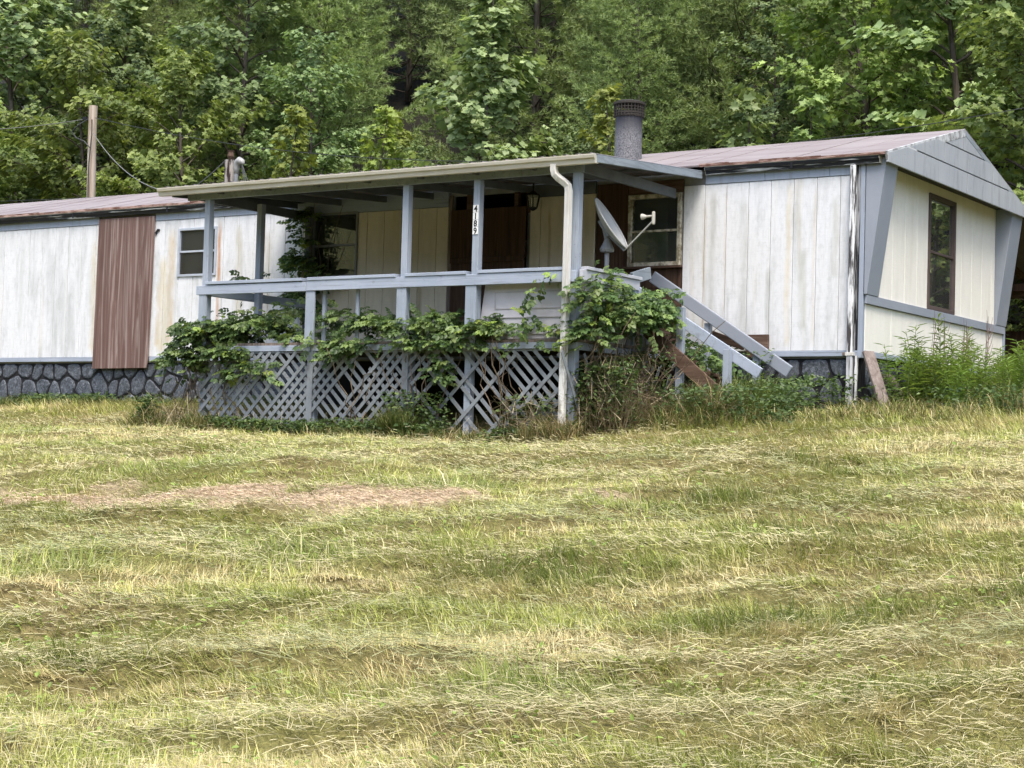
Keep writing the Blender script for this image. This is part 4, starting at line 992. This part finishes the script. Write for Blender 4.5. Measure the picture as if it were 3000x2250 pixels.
def vine(label, blobs, seed, stems, extra=None, maxparts=300, dens=1.25):
    r = np.random.default_rng(seed); PT = []; DR = []; NR = []
    for (c, rr, n) in blobs:
        n = int(n*dens); c = np.array(c); rr = np.array(rr)
        d = unit(r.normal(0, 1, (n, 3))); d[:, 2] = np.where(d[:, 2] < -.3, -d[:, 2]*.6, d[:, 2])
        q = r.uniform(.3, 1.35, (n, 1))**.6
        p = c + d*rr*q; k_ = r.uniform(0, 1, n) < .25+.9*sstep(.42, .58, fbm(p[:, 0]*4.5, p[:, 2]*4.5+p[:, 1], 700+seed, 2)); p = p[k_]; d = d[k_]; n = len(p)
        PT.append(p); o = d*np.array([1, 1, .5]) + r.normal(0, .55, (n, 3)) + np.array([.1, -.55, 0]); o[:, 2] = o[:, 2]*.4-.12; DR.append(o); NR.append(np.array([.15, -.75, .9]) + d*.5 + r.normal(0, .45, (n, 3)))
    for (a, b, n, sp_) in (extra or []):
        a, b = np.array(a), np.array(b); t = (np.arange(n)+.5)/n
        p = a + (b-a)*t[:, None] + r.normal(0, sp_, (n, 3)); PT.append(p); DR.append(np.tile(unit(b-a), (n, 1)) + r.normal(0, .7, (n, 3))); NR.append(np.array([0, -.5, .8]) + r.normal(0, .35, (n, 3)))
    PT, DR, NR = map(np.concatenate, (PT, DR, NR)); DR = unit(DR); NR = unit(NR - DR*(NR*DR).sum(1, keepdims=True)); SD = np.cross(NR, DR)
    e = empty('vine', tuple(np.array([PT[:, 0].mean(), PT[:, 1].mean(), tz(PT[:, 0].mean(), PT[:, 1].mean())]))); tag(e, label, 'vine'); loc = Vector(e.location)
    order = np.argsort(PT@np.array([FWD[0], FWD[1], 0])); front_, rest = order[:maxparts], order[maxparts:]
    sc = r.uniform(.6, 1.15, len(PT)); pick = r.choice(len(LEAFM), len(PT), p=np.tile([.25, .4, .25, .1], 3)/3)
    for i in front_:
        o = bpy.data.objects.new('leaf', LEAFM[pick[i]]); s = sc[i]; COL.objects.link(o); o.parent = e
        o.matrix_local = Matrix(((DR[i, 0]*s, SD[i, 0]*s, NR[i, 0]*s, PT[i, 0]-loc.x), (DR[i, 1]*s, SD[i, 1]*s, NR[i, 1]*s, PT[i, 1]-loc.y), (DR[i, 2]*s, SD[i, 2]*s, NR[i, 2]*s, PT[i, 2]-loc.z), (0, 0, 0, 1)))
    if len(rest):
        PP, UU, NN, SS, RR = [], [], [], [], []
        for i in rest:
            P, U, N, S = COMP[pick[i] // 4]; Mx = np.stack([DR[i], SD[i], NR[i]], 1)
            PP.append(PT[i]-np.array(loc) + sc[i]*(P@Mx.T)); UU.append(U@Mx.T); NN.append(N@Mx.T); SS.append(S*sc[i]); RR.append(np.clip(r.choice([.2, .5, .85]) + r.normal(0, .1, len(P)), 0, 1))
        o = link(bpy.data.objects.new('foliage', leaf_mesh('foliage', VOVAL, np.concatenate(PP), np.concatenate(UU), np.concatenate(NN), np.concatenate(SS), LF_VINE, np.concatenate(RR))), e); o['kind'] = 'stuff'
    for (a, b, n) in stems:
        a, b = np.array(a), np.array(b)
        for k in range(n):
            p0 = a + r.normal(0, .12, 3)*np.array([1.5, .4, .3]); p1 = b + r.normal(0, .2, 3)*np.array([1.8, .4, .6]); p0[2] = min(p0[2], tz(p0[0], p0[1])+.02) if a[2] < -.5 else p0[2]
            pts = [p0 + (p1-p0)*t + r.normal(0, .05, 3)*math.sin(math.pi*t) for t in np.linspace(0, 1, 8)]
            local(MB().tube(pts, [.008*(1-.5*t) for t in np.linspace(0, 1, 8)], 5).build('stem', VSTEM), e)
    return e
vine('leafy vine mounded over the porch corner next to the small sash window',
     [((-8.05, -2.25, .10), (.42, .38, .34), 480), ((-7.5, -2.1, .24), (.55, .4, .26), 340), ((-8.25, -2.5, -.28), (.28, .14, .42), 210), ((-7.35, -1.3, .42), (.4, .5, .28), 110), ((-8.05, -1.45, .95), (.18, .18, .12), 30), ((-7.7, -2.5, -.12), (.42, .07, .22), 130), ((-7.2, -2.5, -.35), (.4, .05, .22), 60)], 51,
     [((-8.2, -2.5, -.95), (-8.0, -2.4, .1), 7), ((-7.6, -2.48, -.95), (-7.5, -2.4, 0), 5)], maxparts=290)
vine('leafy vine sprawling along the deck edge above the middle of the lattice',
     [((-6.35, -2.2, .14), (.35, .25, .10), 110), ((-5.9, -2.1, .32), (.36, .3, .18), 140), ((-5.2, -2.25, .24), (.5, .3, .16), 220), ((-4.45, -2.25, .22), (.5, .3, .18), 220), ((-3.7, -2.3, .17), (.5, .25, .15), 190), ((-3.1, -2.35, .15), (.5, .25, .14), 180), ((-4.9, -2.48, .0), (1.5, .07, .13), 260), ((-4.2, -2.5, -.35), (.10, .04, .40), 40), ((-5.75, -2.5, -.12), (.2, .05, .14), 24), ((-3.0, -2.5, -.05), (.4, .05, .12), 30)], 52,
     [((-5.6, -2.5, -.95), (-5.6, -2.45, .1), 4), ((-4.4, -2.5, -.95), (-4.4, -2.45, .1), 7), ((-3.2, -2.5, -.95), (-3.3, -2.45, .1), 8)], maxparts=290)
vine('leafy vine climbing the porch corner round the dish mast and the steps',
     [((-2.27, -2.2, .45), (.2, .4, .36), 130), ((-2.15, -1.75, .28), (.24, .45, .36), 230), ((-2.02, -1.38, .34), (.24, .3, .34), 190), ((-2.25, -2.35, .0), (.22, .28, .38), 130), ((-2.42, -1.85, .88), (.2, .3, .06), 24), ((-2.0, -1.2, .66), (.2, .08, .05), 14), ((-1.85, -1.0, .02), (.3, .2, .22), 60), ((-1.7, -.7, -.15), (.4, .3, .2), 70)], 53,
     [((-2.25, -2.4, -.95), (-2.3, -2.2, .4), 16), ((-2.1, -1.7, -.85), (-2.1, -1.6, .2), 16), ((-1.9, -1.4, -.8), (-2.2, -1.5, .1), 9)],
     extra=[((-2.55, -2.56, .80), (-2.86, -2.56, .62), 9, .035), ((-2.86, -2.56, .62), (-3.05, -2.55, .22), 14, .035)], maxparts=290)
vine('vine hanging in a column from the porch roof beside the dark window',
     [((-8.30, -.2, 1.75), (.11, .09, .34), 110), ((-8.30, -.2, 1.25), (.13, .09, .34), 110), ((-8.27, -.2, .85), (.19, .1, .27), 90), ((-7.95, -.2, 1.05), (.15, .08, .3), 50), ((-8.2, -.2, 2.0), (.15, .09, .10), 45)], 54,
     [((-8.25, -.22, .07), (-8.28, -.2, 2.0), 3)], maxparts=200)

# ------------------------------------------------------------------ the mown field
def blades_mesh(name, P, L, ang, lean, wd, col, mat, bend=.55):
    n = len(P); d = np.stack([np.cos(ang), np.sin(ang), np.zeros(n)], 1); r = np.random.default_rng(99)
    a2 = ang + math.pi/2 + r.uniform(-.8, .8, n); sdv = np.stack([np.cos(a2), np.sin(a2), np.zeros(n)], 1)*(wd/2)[:, None]
    up = np.array([0, 0, 1.0]); th1 = lean; th2 = np.minimum(lean+bend, 1.75)
    mid = P + (L*.55)[:, None]*(up*np.cos(th1)[:, None] + d*np.sin(th1)[:, None])
    tip = mid + (L*.45)[:, None]*(up*np.cos(th2)[:, None] + d*np.sin(th2)[:, None])
    verts = np.stack([P-sdv, P+sdv, mid+sdv*.85, mid-sdv*.85, tip], 1).reshape(-1, 3)
    b = np.arange(n)[:, None]*5
    loops = np.concatenate([b+np.array([0, 1, 2, 3]), b+np.array([3, 2, 4])], 1).ravel(); sizes = np.tile([4, 3], n)
    me = raw_mesh(name, verts, loops, sizes, mat)
    c = np.repeat(np.concatenate([col, np.ones((n, 1))], 1)[:, None, :], 5, 1).reshape(-1, 4).astype(np.float32)
    at = me.attributes.new('col', 'FLOAT_COLOR', 'POINT'); at.data.foreach_set('color', c.ravel()); return me
def stubble_mesh(name, P, L, ang, lean, wd, col, mat):
    n = len(P); d = np.stack([np.cos(ang)*np.sin(lean), np.sin(ang)*np.sin(lean), np.cos(lean)], 1); r = np.random.default_rng(98)
    a2 = ang + math.pi/2 + r.uniform(-1.2, 1.2, n); sdv = np.stack([np.cos(a2), np.sin(a2), np.zeros(n)], 1)*(wd/2)[:, None]
    verts = np.stack([P-sdv, P+sdv, P+d*L[:, None]], 1).reshape(-1, 3)
    me = raw_mesh(name, verts, np.arange(3*n), np.full(n, 3), mat)
    c = np.repeat(np.concatenate([col, np.ones((n, 1))], 1)[:, None, :], 3, 1).reshape(-1, 4).astype(np.float32)
    at = me.attributes.new('col', 'FLOAT_COLOR', 'POINT'); at.data.foreach_set('color', c.ravel()); return me
def straw_mesh(name, P, L, ang, tilt, wd, arch, col, mat):
    n = len(P); d = np.stack([np.cos(ang)*np.cos(tilt), np.sin(ang)*np.cos(tilt), np.sin(tilt)], 1); sdv = np.stack([-np.sin(ang), np.cos(ang), np.zeros(n)], 1)
    r = np.random.default_rng(7); sdv = unit(sdv + np.stack([np.zeros(n), np.zeros(n), r.normal(0, .7, n)], 1))*(wd/2)[:, None]; up = np.array([0, 0, 1.0])
    a = P - d*(L/2)[:, None]; c_ = P + d*(L/2)[:, None] - up*np.abs(arch)[:, None]
    verts = np.stack([a-sdv, a+sdv, c_+sdv*.6, c_-sdv*.6], 1).reshape(-1, 3)
    me = raw_mesh(name, verts, np.arange(4*n), np.full(n, 4), mat)
    c = np.repeat(np.concatenate([col, np.ones((n, 1))], 1)[:, None, :], 4, 1).reshape(-1, 4).astype(np.float32)
    at = me.attributes.new('col', 'FLOAT_COLOR', 'POINT'); at.data.foreach_set('color', c.ravel()); return me
def curved_straw_mesh(name, P, L, ang, tilt, wd, col, mat):
    n = len(P); r = np.random.default_rng(17); K = 5; up = np.array([0, 0, 1.0]); kap = r.normal(0, .9, n); pts = []; p = P - 0.0; u = np.linspace(-.5, .5, K)
    for k in range(K):
        a = ang + kap*u[k]*1.2
        d = np.stack([np.cos(a)*np.cos(tilt), np.sin(a)*np.cos(tilt), np.sin(tilt)], 1); pts.append(P + d*(L*u[k])[:, None] - up*(L*.22*u[k]**2)[:, None])
    roll = r.normal(0, .7, n); sd_ = unit(np.stack([-np.sin(ang), np.cos(ang), roll], 1))*(wd/2)[:, None]
    tp = [.7, 1, 1, .9, .4]
    verts = np.stack([q for k in range(K) for q in (pts[k]-sd_*tp[k], pts[k]+sd_*tp[k])], 1).reshape(-1, 3)
    b = np.arange(n)[:, None]*(2*K); loops = np.concatenate([b+np.array([2*k, 2*k+1, 2*k+3, 2*k+2]) for k in range(K-1)], 1).ravel()
    me = raw_mesh(name, verts, loops, np.full((K-1)*n, 4), mat)
    c = np.repeat(np.concatenate([col, np.ones((n, 1))], 1)[:, None, :], 2*K, 1).reshape(-1, 4).astype(np.float32)
    at = me.attributes.new('col', 'FLOAT_COLOR', 'POINT'); at.data.foreach_set('color', c.ravel()); return me
R_ = np.random.default_rng(2024)
def sample_field(n, d0=9.2, d1=32.5, half=22.5):
    """points over the field in front of the house, denser towards the viewer's end of it"""
    ap = CAM[:2] - 5.0*np.array([math.sin(YAW), math.cos(YAW)])
    a = YAW + np.radians(R_.uniform(-half, half, n)); d = d0*np.exp(R_.uniform(0, 1, n)*math.log(d1/d0))
    x, y = ap[0]+np.sin(a)*d, ap[1]+np.cos(a)*d
    return x, y, np.hypot(x-CAM[0], y-CAM[1])
def allowed(x, y):
    house_ = (y > -.02) & (x < .05); por = (y > -2.43) & (x > -8.1) & (x < -2.2)
    return ~house_ & ~por & (y < 7.0) & (x > -19)
# maps that decide what grows or lies where
TUFTS = [(-2.7, -7.2, .75), (-3.6, -7.6, .5), (-1.9, -6.8, .45), (-.3, -7.9, .55), (-.9, -8.2, .5), (2.1, -7.9, .7), (2.6, -7.7, .5), (-1.25, -5.7, .35), (-1.0, -5.5, .3), (1.9, -13.6, .35), (2.5, -10.7, .6), (4.2, -11.2, .5), (5.0, -10.3, .5), (1.6, -5.1, .5), (-5.6, -6.3, .5), (-4.6, -9.4, .5), (.8, -10.6, .7), (3.3, -8.9, .5), (-2.2, -10.0, .4), (2.9, -6.1, .4), (3.9, -13.0, .45), (1.2, -12.3, .5), (5.2, -12.6, .4), (-.2, -12.0, .4), (-7.2, -5.0, .5), (-9.5, -4.2, .5)]
def tuftf(x, y):
    q = np.zeros_like(x)
    for (a, b, r_) in TUFTS:
        s, t = st(x-a, y-b); q = np.maximum(q, np.exp(-(s/(r_*1.3))**2-(t/(r_*.6))**2))
    q = q*sstep(.25, .6, fbm(x*2.3, y*2.3, 555, 3)+.08)
    return q
GREEN = np.array([.235, .28, .055]); OLIVE = np.array([.43, .43, .125]); TAN = np.array([.58, .49, .25]); STRAW = np.array([.65, .585, .345]); PINK = np.array([.68, .52, .37]); GREY = np.array([.40, .43, .215]); DKG = np.array([.14, .19, .048]); RUS = np.array([.50, .385, .18])
def blend(a, b, t): return a + (b-a)*t[:, None]
# standing stubble
NB = 1400000
x, y, d = sample_field(NB//13); cl_c = np.repeat(R_.normal(0, 1, (len(x), 4)), 13, 0); rr_ = np.repeat(.018+.0022*d, 13)
x, y, d = np.repeat(x, 13), np.repeat(y, 13), np.repeat(d, 13); x = x+R_.normal(0, 1, len(x))*rr_; y = y+R_.normal(0, 1, len(x))*rr_
ok = allowed(x, y); x, y, d, cl_c = x[ok], y[ok], d[ok], cl_c[ok]
s, t = st(x, y); hb = hay_band(x, y); mt = matted(x, y); tf = tuftf(x, y)
n1 = fbm(s*.6, t*1.9, 101, 4); n2 = fbm(s*2.0, t*4.2, 103, 3); n3 = fbm(s*1.3, t*3.0, 107, 3)
keep = R_.uniform(0, 1, len(x)) > np.maximum(hb*.45, mt*.85)
x, y, d, hb, mt, tf, n1, n2, n3, cl_c = [q[keep] for q in (x, y, d, hb, mt, tf, n1, n2, n3, cl_c)]
n = len(x); g = sstep(.34, .60, n1 + (n2-.5)*.5 + tf*.35 + cl_c[:, 0]*.085 + .02)
col = blend(np.tile(TAN, (n, 1)), np.tile(OLIVE, (n, 1)), np.clip(g*1.5 + R_.normal(0, .22, n), 0, 1))
col = blend(col, np.tile(GREEN, (n, 1)), np.clip((g-.45)*1.3 + R_.normal(0, .22, n), 0, 1))
col = blend(col, np.tile(RUS, (n, 1)), np.clip(sstep(.56, .72, n3)*.5 + R_.normal(0, .12, n)-.05, 0, 1)*(1-tf))
col = blend(col, np.tile(DKG, (n, 1)), np.clip(tf*.6 + R_.normal(0, .2, n), 0, .8)*(tf > .2))
col = blend(col, np.tile(STRAW, (n, 1)), (R_.uniform(0, 1, n) < .13)*.85)
col = np.clip(col*R_.uniform(.7, 1.2, (n, 1))*np.exp(.13*cl_c[:, 1:2]), .01, .85)
far = sstep(-3.5, -1.0, y)
L = (.026 + .038*n2 + R_.gamma(2.0, .008, n))*(1+tf*1.0+far*.9)*np.clip(1+.28*cl_c[:, 1], .45, 1.9); ang = fbm(s[keep]*.5, t[keep]*.5, 120, 2)*7.0 + cl_c[:, 2]*.6 + R_.normal(0, .6, n); lean = np.abs(.95+.36*cl_c[:, 3]+R_.normal(0, .28, n)) + hb*.3
P = np.stack([x, y, terrain(x, y)-.008], 1)
big_ = R_.uniform(0, 1, n) < .10+.25*tf; wd_ = .0026+.00038*d*R_.uniform(.6, 1.2, n)
o = link(bpy.data.objects.new('grass', blades_mesh('grass', P[big_], L[big_]*1.35, ang[big_], lean[big_], wd_[big_]*.9, col[big_], GRASS))); tag(o, 'longer bent grass blades and tufts over the sloping field', 'grass', kind='stuff')
o = link(bpy.data.objects.new('grass_stubble', stubble_mesh('grass_stubble', P[~big_], L[~big_], ang[~big_], lean[~big_]+.15, wd_[~big_]*1.15, col[~big_], GRASS))); tag(o, 'short dense mown stubble covering the sloping field', 'grass', kind='stuff')
# cut hay lying in swaths
NH = 700000
x, y, d = sample_field(NH); ex_ = R_.uniform(-8, 1.5, 110000); ey_ = R_.uniform(-10.5, -6.5, 110000); k_ = R_.uniform(0, 1, 110000) < matted(ex_, ey_); x = np.concatenate([x, ex_[k_]]); y = np.concatenate([y, ey_[k_]]); d = np.hypot(x-CAM[0], y-CAM[1])
ok = allowed(x, y) & (y < -.3); x, y, d = x[ok], y[ok], d[ok]
hb = hay_band(x, y); mt = matted(x, y); s, t = st(x, y); n1 = fbm(s*.7, t*1.6, 201, 3)
keep = R_.uniform(0, 1, len(x)) < np.maximum(np.maximum(hb*.8, mt), .24)*sstep(-1.2, -2.6, y); x, y, d, hb, mt, n1, s, t = [q[keep] for q in (x, y, d, hb, mt, n1, s, t)]
n = len(x); sa = math.atan2(S_AX[1], S_AX[0])
swirl = (fbm(s*.9, t*1.6, 210, 2)-.5)*3.2
ang = sa + swirl*.6 + R_.normal(0, .75, n); L = (.022+R_.gamma(1.4, .028, n))*(1-mt*.3)
col = blend(np.tile(STRAW, (n, 1)), np.tile(GREY, (n, 1)), np.clip(sstep(.45, .65, n1)*.9 + R_.normal(0, .2, n), 0, 1))
col = blend(col, np.tile(OLIVE, (n, 1)), (R_.uniform(0, 1, n) < .2)*.8); col = blend(col, np.tile(PINK, (n, 1)), np.clip(mt*.9+R_.normal(0, .15, n), 0, 1)*(mt > .1))
col = np.clip(col*R_.uniform(.55, 1.15, (n, 1)), .01, .8)
lump = fbm(s*2.6, t*5.0, 220, 2)
P = np.stack([x, y, terrain(x, y) + (.008+R_.gamma(1.5, .012, n))*(1+hb*lump*1.8)*(1-mt*.6)], 1)
tl_ = R_.normal(0, .22, n)*(1-mt*.5); wd_ = .0013+.00025*d; ar_ = R_.normal(.005, .008, n); nr_ = (d < 9.5) & (R_.uniform(0, 1, n) < .6)
o = link(bpy.data.objects.new('cut_hay', straw_mesh('cut_hay', P[~nr_], L[~nr_], ang[~nr_], tl_[~nr_], wd_[~nr_], ar_[~nr_], col[~nr_], HAYM))); tag(o, 'pale cut hay lying in swaths across the mown field', 'hay', kind='stuff')
o = link(bpy.data.objects.new('loose_hay', curved_straw_mesh('loose_hay', P[nr_], L[nr_]*1.25, ang[nr_], tl_[nr_], wd_[nr_]*.85, col[nr_]*.92, HAYM))); tag(o, 'curled strands of loose hay on the lower end of the field', 'hay', kind='stuff')

# tall grass and dead stems round the porch and the steps
def patch(n, x0, x1, y0, y1, L0, L1, pal, lean=.35, seed=0):
    r = np.random.default_rng(seed); x = r.uniform(x0, x1, n); y = r.uniform(y0, y1, n); c = np.array(pal)[r.integers(0, len(pal), n)]*r.uniform(.7, 1.25, (n, 1))
    cl = fbm(x*2.2, y*2.2, 300+seed, 2); k = r.uniform(0, 1, n) < sstep(.3, .6, cl); x, y, c = x[k], y[k], c[k]; n = len(x)
    return np.stack([x, y, terrain(x, y)-.01], 1), (L0+(L1-L0)*r.uniform(0, 1, n)**1.4)*(.6+.7*cl[k]), r.uniform(0, 6.28, n), np.abs(r.normal(lean, .25, n)), np.full(n, .009), c
BR = [(.28, .22, .10), (.38, .30, .15), (.19, .20, .06), (.13, .17, .045), (.46, .38, .21)]; GRN = [(.11, .16, .04), (.16, .20, .05), (.085, .125, .035), (.27, .26, .09)]
TG = [patch(2600, -8.9, -7.6, -2.9, -2.48, .06, .42, BR+GRN, .7, 1), patch(5000, -8.0, -2.3, -2.8, -2.47, .05, .2, BR+GRN, .5, 2), patch(1500, -5.0, -4.5, -2.7, -2.47, .2, .5, GRN, .35, 3), patch(2200, -3.3, -2.2, -2.8, -2.5, .12, .42, BR, .4, 4),
      patch(7000, -2.3, -.5, -2.2, -1.2, .08, .45, BR+GRN, .8, 5), patch(2500, -.6, .3, -1.6, -.5, .05, .2, BR+GRN, .8, 15), patch(4200, -2.2, -.75, -1.25, -.12, .15, .55, BR+GRN+GRN, .6, 6), patch(3500, .1, 1.6, -1.3, -.2, .08, .35, BR+GRN, .7, 7), patch(6000, -16, -8.2, -.75, -.05, .08, .22, GRN, .6, 8), patch(4500, 1.2, 4.6, -.6, 3.5, .2, .5, GRN+BR, .4, 9), patch(1300, -2.4, -1.75, -2.45, -1.3, .3, .8, [(.26, .20, .12), (.19, .145, .09), (.33, .27, .17), (.15, .15, .06)], .6, 10), patch(1500, -1.8, -.9, -1.9, -1.2, .3, .65, BR+GRN, .5, 11), patch(2500, -1.35, -.7, -1.15, -.4, .3, .6, [(.17, .23, .05), (.13, .19, .045), (.22, .26, .07)], .4, 12)]
o = link(bpy.data.objects.new('tall_grass', blades_mesh('tall_grass', *[np.concatenate([q[i] for q in TG]) for i in range(6)], WEED, .6))); tag(o, 'rank tall grass and dead stems round the porch, steps and walls', 'tall grass', kind='stuff')
cx_, cy_, cd_ = sample_field(16000); ok = allowed(cx_, cy_) & (cy_ < -2.6); cx_, cy_, cd_ = cx_[ok], cy_[ok], cd_[ok]; cs_, ct_ = st(cx_, cy_); ok = R_.uniform(0, 1, len(cx_)) < sstep(.52, .66, fbm(cs_*1.1, ct_*1.8, 640, 3)); cx_, cy_, cd_ = cx_[ok], cy_[ok], cd_[ok]; n = len(cx_)
FIELDLEAF = m_leaf('field_weed_leaf', (.14, .19, .04), (.21, .27, .06), (.30, .36, .09), .3, .6)
o = link(bpy.data.objects.new('field_weeds', leaf_mesh('field_weeds', OVAL, np.stack([cx_, cy_, terrain(cx_, cy_)+R_.uniform(.015, .06, n)], 1), np.stack([R_.normal(0, 1, n), R_.normal(0, 1, n), R_.normal(.1, .3, n)], 1), np.stack([R_.normal(0, .3, n), R_.normal(-.3, .3, n), np.ones(n)], 1), .018+.0022*cd_*R_.uniform(.5, 1.2, n), FIELDLEAF, R_.uniform(0, 1, n)))); tag(o, 'small broad weed leaves scattered through the mown grass', 'weeds', kind='stuff')
# tangles of dead stems
tr_ = np.random.default_rng(31); TGB = [(-2.42, -1.8, -2.5, -1.3, .85, 750), (-1.8, -.8, -1.9, -1.25, .3, 250), (-8.8, -8.0, -2.8, -2.45, .3, 200), (-3.3, -2.5, -2.7, -2.47, .5, 260), (-8.0, -3.4, -2.65, -2.47, .18, 300)]
X_ = np.concatenate([tr_.uniform(a, b, n) for a, b, c, d, h, n in TGB]); Y_ = np.concatenate([tr_.uniform(c, d, n) for a, b, c, d, h, n in TGB]); H_ = np.concatenate([h*tr_.uniform(0, 1, n)**1.3 for a, b, c, d, h, n in TGB]); n = len(X_)
pal = np.array([(.27, .21, .13), (.20, .155, .10), (.38, .31, .20), (.17, .16, .07), (.45, .38, .26)])[tr_.integers(0, 5, n)]*tr_.uniform(.7, 1.2, (n, 1))
o = link(bpy.data.objects.new('dead_stems', straw_mesh('dead_stems', np.stack([X_, Y_, terrain(X_, Y_)+.03+H_], 1), tr_.uniform(.12, .5, n), tr_.uniform(0, 6.28, n), tr_.normal(.4, .6, n), tr_.uniform(.003, .009, n), tr_.normal(.03, .05, n), pal, HAYM))); tag(o, 'tangle of dry brown stems at the porch corner and lattice foot', 'dead stems', kind='stuff')
# low leafy ground cover at the foot of the walls
def cover(n, boxes, seed):
    r = np.random.default_rng(seed); X = []; Y = []; Z = []
    for (x0, x1, y0, y1, h, k) in boxes:
        m_ = int(n*k); a = r.uniform(x0, x1, m_); b = r.uniform(y0, y1, m_); kk = r.uniform(0, 1, m_) < sstep(.35, .6, fbm(a*1.6, b*1.6, 400, 2)); a, b = a[kk], b[kk]; X.append(a); Y.append(b); Z.append(terrain(a, b)+r.uniform(.01, h, len(a)))
    P = np.stack([np.concatenate(X), np.concatenate(Y), np.concatenate(Z)], 1); m_ = len(P); U = r.normal(0, 1, (m_, 3)); U[:, 2] *= .4; N = r.normal(0, .4, (m_, 3)) + np.array([0, -.3, 1])
    return leaf_mesh('ground_cover', OVAL, P, U, N, r.uniform(.03, .075, m_), LF_VINE, np.clip(r.normal(.4, .22, m_), 0, 1))
o = link(bpy.data.objects.new('ground_cover', cover(9000, [(-16, -8.4, -.5, -.03, .14, .5), (-8.3, -2.3, -2.75, -2.46, .16, .6), (-2.3, .0, -2.0, -.1, .42, .9), (-2.45, -1.7, -2.5, -1.3, .8, .8), (-8.8, -7.9, -2.8, -2.45, .4, .4), (-2.25, -1.0, -1.0, -.1, .75, .8), (-5.0, -2.6, -2.6, -2.46, .5, .2), (.1, 2.5, -.5, 1.2, .3, .4)], 5))); tag(o, 'small leafy weeds creeping along the foot of the house and lattice', 'weeds', kind='stuff')

# weeds with narrow leaves in front of the end wall
LF_WEED = m_leaf('weed_leaf', (.09, .14, .03), (.17, .24, .06), (.28, .35, .10), .35, .5)
def weed(seed, H):
    r = np.random.default_rng(seed); tb = MB(); P = []; U = []; N = []
    for k in range(4):
        a = r.uniform(0, 6.28); ln_ = r.uniform(.05, .22); h = H*r.uniform(.75, 1.05); bx_, by_ = r.normal(0, .06, 2)
        pts = [(bx_+math.cos(a)*ln_*t*t, by_+math.sin(a)*ln_*t*t, h*t) for t in np.linspace(0, 1, 6)]; tb.tube(pts, [.006*(1-.6*t) for t in np.linspace(0, 1, 6)], 4, False)
        for j in range(46):
            t = .12+.88*j/46; kf = t*5; i = min(4, int(kf)); p = np.array(pts[i]) + (np.array(pts[i+1])-np.array(pts[i]))*(kf-i); b = j*2.4+r.uniform(-.4, .4)
            P.append(p); U.append((math.cos(b), math.sin(b), r.uniform(-.1, .8))); N.append((-.3*math.cos(b), -.3*math.sin(b), 1))
    n = len(P); return tb.mesh('stalk', BARKG, smooth=True), leaf_mesh('leaves', NARROW, np.array(P), np.array(U), np.array(N), r.uniform(.08, .15, n), LF_WEED, np.clip(r.normal(.5, .2, n), 0, 1))
NARROW = (np.array([(0, 0), (.35, .09), (.75, .06), (1, 0), (.75, -.06), (.35, -.09)]), [(0, 3, 2, 1), (0, 5, 4, 3)], .4)
BARKG = m_flat('green_stalk', (.12, .15, .05), .7)
WP = [weed(1, .95), weed(2, .8), weed(3, .65)]
wr = random.Random(8)
for i in range(64):
    x = .22+1.9*wr.random()**1.3; yy = -.25+4.6*wr.random()
    if x > .9+.35*yy+.6: x = .3+.5*wr.random()
    e = empty('weed_plant', (x, yy, tz(x, yy)-.02)); tag(e, 'green narrow-leaved weed growing against the cream end wall', 'weed', 'weeds by the end wall'); e.rotation_euler = (0, 0, wr.uniform(0, 6.28)); s = wr.uniform(.75, 1.15); e.scale = (s, s, s)
    for part, me in zip(('stalk', 'leaves'), WP[i % 3]): link(bpy.data.objects.new(part, me), e)
DRYM = m_flat('dry_stalk_brown', (.20, .13, .11), .8)
for i, (x, yy) in enumerate([(.3, 1.9), (.35, 2.3), (.32, 2.75), (.3, 3.4), (.4, 3.1), (.35, 1.2)]):
    m = MB(); h = 1.0+.25*wr.random(); zb = tz(x, yy); a = wr.uniform(-.3, .4)
    main = [(x+.02*t, yy+a*t*.6, zb+h*t) for t in np.linspace(0, 1, 6)]; m.tube(main, [.007*(1-.7*t) for t in np.linspace(0, 1, 6)], 5)
    for k in range(9):
        t = .45+.06*k; p = Vector((x+.02*t, yy+a*t*.6, zb+h*t)); sg = 1 if k % 2 else -1
        m.tube([p, p+Vector((.02, sg*.07, .09)), p+Vector((.03, sg*.13, .22))], [.004, .003, .0015], 4, False)
    tag(m.build('dry_stalk', DRYM), 'bare reddish dead stalk standing among weeds by the end wall', 'dead stalk', 'dead stalks by the end wall')
